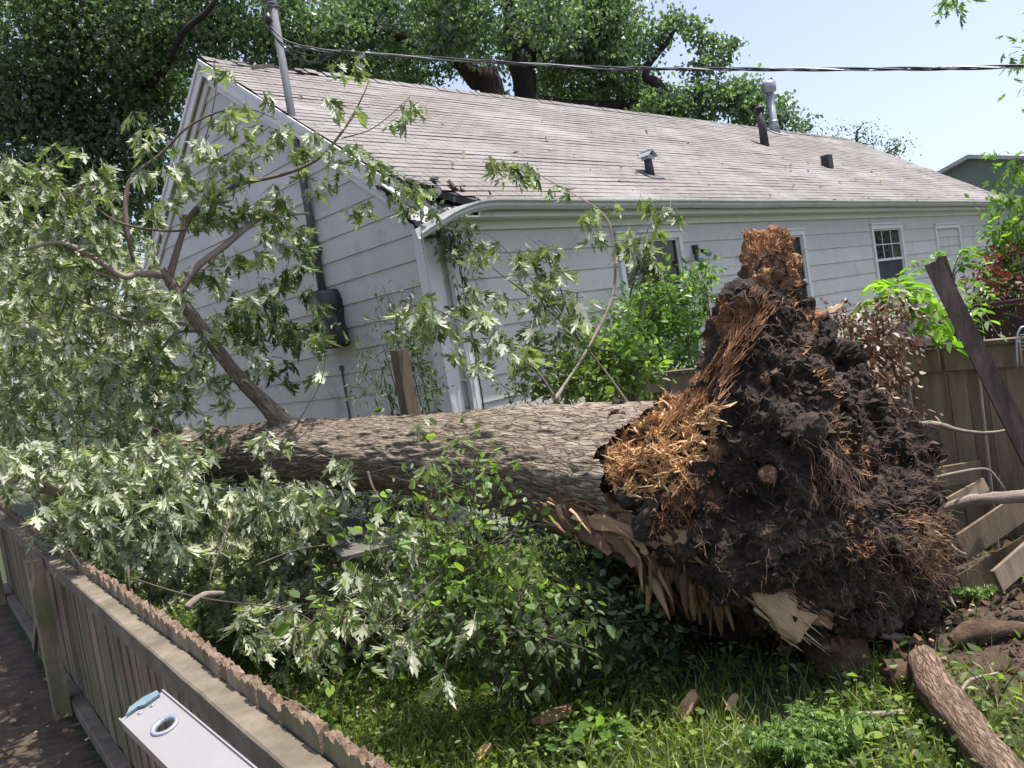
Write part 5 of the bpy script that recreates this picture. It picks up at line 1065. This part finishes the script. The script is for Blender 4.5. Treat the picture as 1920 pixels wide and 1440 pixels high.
bush('honeysuckle_bush', 'bright green bushy shrub growing between the trunk and the near house window', 'shrub', [(1200, 590, 9.9, 55, 65, 60), (1245, 560, 9.9, 45, 50, 45), (1180, 660, 9.6, 70, 55, 75), (1260, 650, 9.8, 45, 50, 45), (1230, 700, 9.7, 80, 35, 55), (1290, 640, 9.8, 22, 50, 16)], 'bush', .085)
bush('slender_shoot', 'slim upright leafy shoot beside the floodlight', 'shrub', [(1312, 540, 9.6, 16, 36, 16), (1305, 590, 9.6, 18, 34, 14), (1300, 650, 9.6, 22, 30, 12), (1318, 510, 9.6, 8, 16, 5)], 'bush', .085)
bush('low_green_shrub', 'rounded darker leafy shrub resting against the top of the trunk', 'shrub', [(1110, 690, 6.6, 55, 38, 55), (1150, 680, 6.7, 55, 45, 50), (1060, 720, 6.4, 40, 20, 30), (990, 745, 6.3, 45, 10, 14), (1180, 715, 6.6, 40, 25, 25)], 'vine', .07)
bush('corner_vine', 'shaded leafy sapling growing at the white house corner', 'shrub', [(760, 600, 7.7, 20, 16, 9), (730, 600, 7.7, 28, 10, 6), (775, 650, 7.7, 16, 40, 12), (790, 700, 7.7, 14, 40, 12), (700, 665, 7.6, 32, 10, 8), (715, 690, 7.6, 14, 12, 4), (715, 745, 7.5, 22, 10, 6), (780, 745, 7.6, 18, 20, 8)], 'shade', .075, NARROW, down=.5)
bush('corner_ivy', 'hanging ivy strand inside the shaded eave corner beside the downspout', 'ivy', [(835, 420, 8.55, 7, 16, 5), (845, 465, 8.5, 16, 24, 10), (880, 470, 8.4, 16, 18, 6)], 'shade', .08, MAPLE, down=.9, base=P(845, 600, 8.6), stems=1)
bush('climbing_shrub', 'dense sunlit leafy vine climbing the near side of the trunk', 'shrub', [(888, 880, 5.1, 10, 20, 4), (890, 930, 5.05, 20, 26, 8), (845, 985, 5.0, 36, 30, 11), (800, 890, 5.1, 8, 14, 2), (880, 1035, 4.95, 52, 34, 24), (850, 1100, 4.9, 95, 50, 38), (950, 1115, 4.95, 70, 40, 28), (770, 1040, 4.9, 45, 34, 12), (930, 1175, 4.8, 110, 40, 30), (1040, 1130, 5.15, 45, 34, 12), (700, 1160, 4.7, 60, 40, 12)], 'vine', .066, leafn=11, ln=.44, flip=.3)
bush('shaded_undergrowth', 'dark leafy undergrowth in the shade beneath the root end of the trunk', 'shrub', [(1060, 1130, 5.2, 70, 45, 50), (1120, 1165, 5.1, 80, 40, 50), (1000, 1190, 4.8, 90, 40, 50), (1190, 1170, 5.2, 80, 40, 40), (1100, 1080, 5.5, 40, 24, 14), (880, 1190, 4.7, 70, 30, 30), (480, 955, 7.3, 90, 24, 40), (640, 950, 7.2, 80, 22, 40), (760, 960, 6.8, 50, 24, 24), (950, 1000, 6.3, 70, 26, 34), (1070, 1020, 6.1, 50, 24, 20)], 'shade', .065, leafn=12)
bush('dry_vine', 'withered brown dead foliage hanging on the right of the roots', 'dead plant', [(1655, 590, 5.75, 18, 26, 26), (1645, 650, 5.7, 30, 24, 60), (1610, 700, 5.55, 36, 26, 50), (1660, 700, 5.7, 26, 30, 44), (1590, 598, 5.6, 16, 10, 9), (1568, 600, 5.6, 9, 12, 6), (1690, 640, 5.8, 18, 10, 10), (1640, 760, 5.6, 40, 30, 60), (1690, 800, 5.8, 22, 26, 26), (1660, 830, 5.6, 26, 30, 34), (1620, 880, 5.5, 20, 26, 16), (1700, 880, 5.8, 26, 25, 24), (1600, 1000, 5.0, 14, 30, 10), (1700, 1010, 5.5, 30, 30, 16)], 'brownleaf', .05, OVAL, down=.8, leafn=13, ln=.13, r=.002)
bush('edge_sapling', 'sapling with yellow-green leaves against the far end of the house', 'shrub', [(1870, 420, 9.4, 14, 20, 6), (1900, 460, 9.3, 24, 22, 12), (1875, 500, 9.3, 22, 30, 12), (1915, 420, 9.3, 20, 30, 10), (1880, 380, 9.4, 12, 14, 4), (1940, 390, 9.3, 30, 40, 16)], 'bush', .12, leafn=9)
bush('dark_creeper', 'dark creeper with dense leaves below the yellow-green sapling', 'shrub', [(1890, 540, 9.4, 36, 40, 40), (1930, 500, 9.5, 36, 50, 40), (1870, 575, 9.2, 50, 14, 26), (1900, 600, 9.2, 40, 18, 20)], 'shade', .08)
bush('russet_shrub', 'shrub with reddish brown dying leaves beyond the leaning post', 'shrub', [(1850, 540, 9.1, 28, 18, 18), (1900, 490, 9.2, 24, 20, 14), (1870, 530, 9.1, 22, 18, 12)], 'redleaf', .06)
bush('green_hedge_tops', 'sunlit mixed green weeds above the dark stained fence', 'shrub', [(1800, 600, 9.0, 50, 16, 30), (1850, 590, 9.0, 40, 16, 26), (1760, 605, 8.8, 30, 14, 16)], 'vine', .06)
# compound-leaf sumac
def frond(L, tw, a, b, n, size, sag=.06):
    pts = [a+(b-a)*t+UP*(math.sin(t*math.pi)*sag*2-sag*t*t) for t in np.linspace(0, 1, 7)]; tw.tube(pts, np.linspace(.006, .002, 7), 5, 2, False); D = nrm(b-a); Sd = nrm(np.cross(D, UP))
    for k in range(n):
        t = .18+.82*k/n; q = pts[0]+(pts[-1]-pts[0])*t; i = min(int(t*6), 5); q = pts[i]+(pts[i+1]-pts[i])*(t*6-i)
        for s_ in (-1, 1): L.add(q, Sd*s_+D*.35-UP*.25+rv(1, .12)[0], UP+Sd*s_*.3+rv(1, .2)[0], size*(1-.45*abs(t-.5))*rng.uniform(.85, 1.1))
    L.add(pts[-1], D-UP*.2, UP, size*.9)
def sumac(label, stem, fr, size, group='young sumac plants behind the board fence'):
    base_ = stem[0]; rt = thing('sumac_plant', V3(base_[0], base_[1], 0), label, 'plant', group); L = Leaves(); tw = MB(); tw.tube(stem, np.linspace(.014, .006, len(stem)), 6, 4)
    for a, b, n in fr: frond(L, tw, P(*a), P(*b), n, size)
    L.build('fronds', M['frond'], rt, OVAL); tw.build('stem', M['branchbark'], rt)
sg = P(1695, 640, 6.6); sg[2] = .1
sumac('bright yellow-green sumac with broad leaflets left of the leaning post', [sg, P(1693, 640, 6.6), P(1697, 560, 6.6)], [((1695, 565, 6.6), (1632, 535, 6.4), 6), ((1695, 570, 6.6), (1590, 600, 6.2), 8), ((1695, 580, 6.6), (1610, 585, 6.5), 7), ((1695, 560, 6.6), (1765, 585, 6.4), 7), ((1697, 565, 6.6), (1730, 545, 6.9), 6), ((1690, 590, 6.6), (1650, 620, 6.3), 6), ((1700, 585, 6.6), (1745, 618, 6.4), 6), ((1695, 560, 6.6), (1680, 530, 6.9), 6), ((1690, 640, 6.6), (1575, 665, 6.3), 9), ((1700, 630, 6.6), (1790, 640, 6.3), 8), ((1695, 575, 6.6), (1660, 560, 6.1), 6)], .155)
sg = P(1795, 640, 7.1); sg[2] = .1
sumac('taller sumac whose narrow fronds rise behind the leaning post', [sg, P(1793, 600, 7.1), P(1790, 515, 7.1)], [((1785, 515, 7.1), (1838, 463, 7.1), 12), ((1785, 518, 7.1), (1845, 482, 6.9), 12), ((1785, 520, 7.1), (1690, 500, 7.0), 12), ((1785, 525, 7.1), (1690, 525, 6.8), 12), ((1785, 520, 7.1), (1865, 515, 7.0), 11), ((1780, 545, 7.1), (1860, 545, 6.8), 12), ((1785, 515, 7.1), (1750, 475, 7.2), 9), ((1785, 540, 7.1), (1810, 570, 6.7), 8)], .075)
sg = P(1830, 720, 6.3); sg[2] = .1
sumac('small pale-leaved seedling to the right of the leaning post', [sg, P(1828, 640, 6.3), P(1820, 600, 6.3)], [((1815, 598, 6.3), (1868, 612, 6.1), 4), ((1818, 605, 6.3), (1835, 640, 6.1), 3)], .10)
# weeds on the ground
def weed(label, px, py, n, size, T, mat, h=.2, name='weed', lean=.6):
    c = onG(px, py); rt = thing(name, c, label, 'weed', 'weeds in the yard'); L = Leaves(); tw = MB()
    for k in range(n):
        a_ = random.random()*6.28; d = V3(math.cos(a_)*lean, math.sin(a_)*lean, 1)*h*rng.uniform(.5, 1.2); tip = c+d; tw.tube([c, c+d*.5+UP*.02, tip], [.003, .0025, .0015], 4, 3, False)
        L.add(tip, V3(math.cos(a_), math.sin(a_), .1)+rv(1, .3)[0], UP+rv(1, .35)[0]*.8, size*rng.uniform(.6, 1.2))
    L.build('leaves', M[mat], rt, T); tw.build('stalks', M['shade'], rt)
def ferny(label, px, py, n, ln):
    c = onG(px, py); rt = thing('feathery_weed', c, label, 'weed'); L = Leaves(); tw = MB()
    for k in range(n):
        a_ = random.random()*6.28; e_ = c+V3(math.cos(a_), math.sin(a_), rng.uniform(.25, .9))*ln*rng.uniform(.6, 1.2); frond(L, tw, c, e_, 7, .055, .02)
        for t in (.4, .6, .8):
            for s_ in (-1, 1): m__ = c+(e_-c)*t; sd_ = np.cross(nrm(e_-c), UP); frond(L, tw, m__, m__+sd_*s_*ln*.35+(e_-c)*.15, 4, .035, .01)
    L.build('leaves', M['bush'], rt, MAPLE); tw.build('stalks', M['shade'], rt)
ferny('light green feathery-leaved weed clump at the bottom edge, left of the bare soil', 1500, 1425, 20, .26); ferny('small feathery-leaved weed clump beside the larger one', 1570, 1395, 11, .2)
ferny('green ferny weed growing at the right foot of the root plate', 1820, 1125, 9, .2)
weed('young broad-leaved weed standing alone on bare soil right of the log', 1870, 1330, 9, .095, OVAL, 'vine', .24)
weed('sunlit patch of rounded violet leaves at the bottom centre', 1100, 1415, 46, .062, OVAL, 'bush', .13, lean=1.5); weed('low violet leaves left of the pale wood slab', 950, 1350, 30, .06, OVAL, 'bush', .12, lean=1.4)
weed('tall narrow dandelion leaves right of the pale wood slab', 1130, 1375, 20, .20, NARROW, 'bush', .10, lean=.5); weed('broad burdock leaves at the base of the branch tangle', 730, 1290, 12, .13, OVAL, 'bush', .2, lean=.9)
weed('large yellow-green leaves by the fence near the lone wilted sprig', 600, 1345, 7, .13, OVAL, 'bush', .12, lean=1.0); weed('narrow upright weed leaves beside the feathery weed', 1610, 1425, 9, .17, NARROW, 'vine', .1, lean=.4)
weed('leafy clump in the half shade right of the tall dandelion', 1200, 1300, 34, .075, OVAL, 'shade', .18, lean=1.2); weed('small leafy clump beside the pink wood chip', 1420, 1290, 26, .06, OVAL, 'vine', .16, lean=1.3)

# ---- ground cover that cannot be counted
def scatter(n, x0, x1, y0, y1, dens):
    x = rng.uniform(x0, x1, n); y = y0+(y1-y0)*rng.random(n)**1.35; k = rng.random(n) < dens(x, y); return x[k], y[k]
def pc3(x, y, s): return vnoise(np.stack([x*s, y*s, x*0], 1), 91)
inyard = lambda x, y: (x > -.61-.75*(y-2.13)+.15)
def dgrass(x, y): return np.clip(1.25-dirt_at(x, y)*1.6, .03, 1)*np.clip(pc3(x, y, 1.6)*1.9-.1, .12, 1)*inyard(x, y)
gx, gy = scatter(150000, -4.5, 5.5, 1.6, 11, dgrass); n = len(gx); L = Leaves(); zz = gz_(gx, gy)
a_ = rv(n, .42); a_[:, 2] = 1.0; L.add(np.stack([gx, gy, zz], 1), a_, rv(n), rng.uniform(.05, .17, n)*(.7+.6*pc3(gx, gy, .8)))
o = L.build('grass', M['grass'], None, (np.array([(-.035, 0, 0), (.035, 0, 0), (.022, .55, .06), (0, 1, .32), (-.022, .55, .06)]), np.array([(0, 1, 2), (0, 2, 4), (4, 2, 3)]))); tag(o, 'short uneven grass growing in the yard', 'grass', kind='stuff')
def dcov(x, y): return np.clip(1.1-dirt_at(x, y)*1.5, .04, 1)*np.clip(pc3(x+9, y, 1.3)*2.4-.5, .05, 1)*inyard(x, y)*np.where(y < 3.9, .7, 1)
gx, gy = scatter(64000, -4.5, 5.5, 1.8, 10, dcov); n = len(gx); L = Leaves(); zz = gz_(gx, gy)+rng.random(n)**1.5*.20*(.35+.9*pc3(gx, gy, 1.1))
a_ = rv(n, .8); a_[:, 2] = .15+.3*rng.random(n); nn = rv(n, .45); nn[:, 2] += 1; L.add(np.stack([gx, gy, zz], 1), a_, nn, rng.uniform(.022, .06, n))
o = L.build('ground_cover', M['vine'], None, OVAL); tag(o, 'dense low leafy ground cover beneath the fallen tree', 'ground cover', kind='stuff')
gx, gy = scatter(5200, -4.5, 5.5, 1.8, 9, lambda x, y: np.clip(.25+dirt_at(x, y), 0, 1)); n = len(gx); L = Leaves(); a_ = rv(n); a_[:, 2] *= .3; nn = rv(n, .5); nn[:, 2] += 1
L.add(np.stack([gx, gy, gz_(gx, gy)+.015+rng.random(n)*.04], 1), a_, nn, rng.uniform(.015, .06, n)); o = L.build('leaf_litter', M['dryleaf'], None, QUAD); tag(o, 'dry brown leaf litter and bark crumbs on the soil', 'litter', kind='stuff')
gx, gy = scatter(5200, 1.2, 5.2, 3.4, 7.2, lambda x, y: np.clip(dirt_at(x, y)*1.1-.15, 0, 1)); n = len(gx); b_ = MB(); ico = [(0, 0, 1), (.9, 0, .2), (.3, .85, .2), (-.75, .5, .2), (-.7, -.6, .2), (.35, -.85, .2), (0, 0, -.8)]; fi = [(0, 1, 2), (0, 2, 3), (0, 3, 4), (0, 4, 5), (0, 5, 1), (6, 2, 1), (6, 3, 2), (6, 4, 3), (6, 5, 4), (6, 1, 5)]
iv = np.array(ico); s_ = (.008+.045*rng.random(n)**4)[:, None, None]; vv = np.stack([gx, gy, gz_(gx, gy)+.004], 1)[:, None]+s_*(iv[None]+rng.normal(0, .25, (n, 7, 3))); ff = (np.array(fi)[None]+(np.arange(n)*7)[:, None, None]).reshape(-1, 3)
o = arr_mesh('soil_crumbs', vv.reshape(-1, 3), ff, M['soil']); tag(o, 'crumbled brown soil clods around the root hole', 'soil', kind='stuff')

# ================================================================= BACKGROUND TREES
def crownleaves(L, blobs, size, per=42, sig=.32):
    for (c, r, n) in blobs:
        c = np.asarray(c, float); r = np.broadcast_to(np.asarray(r, float), (3,)); q = rng.normal(0, 1, (n, 3)); q /= np.linalg.norm(q, axis=1)[:, None]; q *= (rng.random(n)**.38)[:, None]; cc = c+q*r
        m_ = n*per; pp = np.repeat(cc, per, 0)+rng.normal(0, 1, (m_, 3))*sig*np.repeat(rng.uniform(.5, 1.3, n), per)[:, None]*np.array([1, 1, .7])
        a = rv(m_, .8); a[:, 2] -= .7; nn = rv(m_, 1); nn[:, 2] += .5; L.add(pp, a, nn, size*rng.uniform(.6, 1.25, m_))
def tree_(name, label, base, limbs, blobs, mat='farleaf', size=.13, per=42, sig=.32, group=None):
    rt = thing(name, V3(base[0], base[1], 0), label, 'tree', group); tb = MB()
    for pts, rads in limbs: tb.tube(pts, rads, 10, 5, True, .04)
    tb.build('trunk', M['treebark'], rt, True); L = Leaves(); crownleaves(L, blobs, size, per, sig); L.build('crown', M[mat], rt, QUAD); return rt
def PB(lst): return [(P(a, b, d), (rx*d/F_PX, rx*d/F_PX*.9, rz*d/F_PX), n) for a, b, d, rx, rz, n in lst]
D = 25
b0 = P(985, 250, D); b0[2] = 0; b1 = P(960, 240, D-1); b1[2] = 0
tree_('shade_tree', 'huge dark-trunked shade tree towering behind the middle of the roof', b0,
      [([b0, P(985, 180, D), P(985, 100, D), P(975, 40, D), P(960, -60, D), P(940, -200, D)], [.42, .38, .35, .3, .25, .12]),
       ([b1, P(930, 200, D-1), P(895, 150, D-1), P(860, 110, D-1), P(845, 60, D-1), P(800, -30, D-1)], [.42, .36, .34, .2, .12, .06]),
       ([P(985, 170, D), P(960, 80, D+1), P(955, 0, D+1)], [.3, .25, .2]), ([P(900, 150, D-1), P(830, 100, D-1), P(720, 60, D-2), P(640, 20, D-2)], [.2, .16, .12, .06]),
       ([P(985, 190, D), P(1080, 200, D), P(1190, 195, D), P(1240, 190, D)], [.25, .2, .14, .06]), ([P(980, 60, D), P(1060, 0, D), P(1140, -60, D)], [.25, .18, .1])],
      PB([(620, 90, D-2, 110, 80, 85), (700, 30, D-1, 110, 80, 85), (640, 150, D, 80, 40, 40), (760, 120, D+3, 110, 60, 70), (820, 30, D+2, 110, 70, 80), (930, 60, D+3, 120, 80, 95), (1050, 60, D, 110, 80, 95), (1130, 60, D+1, 70, 90, 70), (1080, 140, D+2, 90, 60, 60), (1150, 130, D, 60, 60, 44), (1020, 190, D+4, 110, 40, 46), (720, 170, D+4, 90, 30, 32), (1140, 0, D, 60, 70, 42), (860, 0, D-3, 90, 60, 44), (1190, 180, D+1, 60, 35, 32), (560, 60, D-3, 90, 90, 70), (880, -110, D, 260, 90, 150), (840, 70, D-3, 50, 40, 18), (1020, 20, D-3, 60, 50, 24)]), 'farleaf', .155)
D = 24
b0 = P(1260, 230, D); b0[2] = 0
tree_('cottonwood_tree', 'lighter cottonwood with airy twig tips against the sky left of the flue', b0,
      [([b0, P(1255, 220, D), P(1210, 140, D), P(1250, 80, D), P(1275, 40, D)], [.3, .2, .12, .08, .03]), ([P(1250, 215, D), P(1300, 190, D), P(1350, 170, D)], [.15, .1, .04])],
      PB([(1265, 45, D, 26, 26, 10), (1240, 65, D, 16, 20, 5), (1300, 60, D, 14, 20, 5), (1330, 75, D, 24, 18, 8), (1345, 105, D, 26, 20, 8), (1370, 90, D, 18, 10, 4), (1310, 120, D, 24, 16, 7), (1200, 60, D, 16, 26, 6), (1210, 100, D, 12, 22, 4), (1330, 180, D, 50, 34, 24), (1290, 200, D, 60, 30, 30), (1380, 190, D, 42, 28, 20), (1240, 200, D, 50, 34, 26), (1400, 160, D, 24, 22, 9), (1422, 180, D, 12, 22, 5), (1460, 215, D, 16, 26, 8), (1470, 190, D, 12, 12, 3), (1500, 232, D, 12, 10, 4), (1420, 220, D, 40, 18, 14)]), 'farleaf2', .15, 34, .22)
D = 20
b0 = P(60, 500, D); b0[2] = 0
tree_('dark_tree', 'dense dark green tree filling the upper left corner behind the gable', b0,
      [([b0, P(90, 420, D+2), P(150, 300, D+2), P(240, 200, D+2), P(320, 120, D+1)], [.4, .3, .2, .13, .08]), ([P(320, 110, D), P(345, 60, D-2), P(390, 20, D-2.5), P(420, -30, D-2.5)], [.07, .07, .06, .04])],
      PB([(60, 60, D, 130, 110, 130), (200, 60, D+1, 130, 100, 130), (340, 60, D+1, 110, 90, 105), (60, 200, D+1, 120, 90, 100), (190, 200, D+2, 120, 90, 110), (300, 180, D+3, 80, 90, 75), (60, 330, D+1, 120, 80, 85), (190, 320, D+2, 110, 80, 90), (270, 320, D+3, 80, 80, 62), (100, 430, D+2, 140, 60, 80), (450, 60, D+2, 80, 70, 55), (230, 430, D+4, 90, 60, 50), (-80, 200, D, 120, 200, 130), (-60, 420, D, 100, 120, 80), (200, -90, D, 300, 80, 160), (420, -60, D+1, 120, 60, 50)]), 'farleaf', .14)
D = 30
b0 = P(1640, 330, D); b0[2] = 0
tree_('sparse_tree', 'thin pale wispy tree top peeking over the far end of the ridge', b0, [([b0, P(1610, 290, D), P(1615, 235, D)], [.12, .06, .02]), ([P(1640, 300, D), P(1690, 270, D)], [.05, .02])],
      PB([(1615, 255, D, 26, 22, 7), (1640, 272, D, 26, 16, 6), (1570, 245, D, 14, 6, 2), (1680, 275, D, 26, 16, 6), (1540, 243, D, 10, 4, 1)]), 'shade', .09, 30, .26)
# branches that reach into the frame from the right
def hang(label, spots, base, group='leafy branches reaching in from the right edge'):
    rt = thing('overhanging_branch', base, label, 'branch', group); L = Leaves(); tw = MB()
    for px, py, d, sp, ns in spots:
        for k in range(ns): b_ = P(px+rng.normal(0, sp), py+rng.normal(0, sp), d+rng.normal(0, .1)); spray(L, tw, b_, V3(-1, 0, .1)+rv(1, .5)[0], .10, 8, .09, .5, .004, .3)
    e_ = P(*spots[0][:3]); tw.tube([base, (base+e_)/2+UP*.05, e_], [.02, .012, .004], 6, 4); tw.build('twigs', M['twig'], rt); L.build('foliage', M['bush'], rt, MAPLE)
hang('yellow-green leafy branch tip at the top right corner beneath the sky', [(1917, 95, 7, 6, 2), (1955, 70, 7, 12, 3), (1960, 120, 7, 12, 3)], P(2150, 40, 7)); hang('lone leaf spray dipping from the top edge of the sky', [(1792, -2, 7, 5, 2), (1800, -30, 7, 10, 3)], P(1900, -160, 7))
hang('leafy branch tip beside the neighbouring gable', [(1905, 300, 8, 10, 3), (1895, 290, 8, 5, 1), (1925, 165, 8, 6, 1), (1940, 310, 8, 16, 5)], P(2150, 260, 8))
# neighbour's house
nb = thing('neighbour_house', P(1850, 420, 34)*V3(1, 1, 0), 'greenish neighbouring house with low gable beyond the roof at right', 'house')
A = P(1822, 292, 34); n1 = nrm(V3(.82, .57, 0)); gdir = nrm(V3(.66, -.75, 0))
zt_ = A[2]; hw_ = 5.2; rise = 1.55
def q_(a, g_, z): r_ = A+n1*a+gdir*g_; return V3(r_[0], r_[1], z)
m_ = MB(); m_.add([q_(0, -hw_, 0), q_(0, hw_, 0), q_(0, hw_, zt_-rise), q_(0, 0, zt_-.06), q_(0, -hw_, zt_-rise), q_(14, -hw_, 0), q_(14, hw_, 0), q_(14, hw_, zt_-rise), q_(14, 0, zt_-.06), q_(14, -hw_, zt_-rise)], [(0, 1, 2, 3, 4), (9, 8, 7, 6, 5), (1, 6, 7, 2), (5, 0, 4, 9)]); m_.build('wall', M['stucco'], nb)
m_ = MB()
for s_ in (-1, 1):
    a1 = [q_(-.35, 0, zt_+.05), q_(14, 0, zt_+.05), q_(14, s_*(hw_+.4), zt_-rise*(hw_+.4)/hw_+.05), q_(-.35, s_*(hw_+.4), zt_-rise*(hw_+.4)/hw_+.05)]; b1_ = [p_-UP*.16 for p_ in a1]; m_.add(a1+b1_, [(0, 1, 2, 3), (7, 6, 5, 4), (0, 3, 7, 4), (3, 2, 6, 7), (1, 5, 6, 2)])
m_.build('roof', M['farroof'], nb)

# unseen tree that mirrors in the panes, crown enlarged to dim the long wall
_c = hit(1657, 480, C0, -V); _d = ray(1657, 480); _d = nrm(_d-2*(_d@(-V))*(-V)); _q = _c+_d*23; b0 = V3(_q[0], _q[1], 0)
tree_('yard_tree', 'leafy yard tree mirrored in the panes of the small house window', V3(b0[0], b0[1], 0), [([b0, b0+UP*3, b0+UP*8], [.3, .25, .1])], [(b0+UP*7.5, (7, 7, 5), 620)], 'farleaf', .2, 36, .45)

L = Leaves(); n = 110; sx = rng.uniform(.3, 16, n)**1.0; ty = rng.random(n)**1.6*3.6
pp = np.array([rp(a, b, .022) for a, b in zip(sx, ty)]); a_ = rv(n); nn = rv(n, .3)+RN*1.5; L.add(pp, a_, nn, rng.uniform(.03, .11, n))
o = L.build('roof_leaf_litter', M['dryleaf'], None, OVAL); tag(o, 'scattered dry leaves and bits of bark lying on the shingle roof', 'litter', kind='stuff')
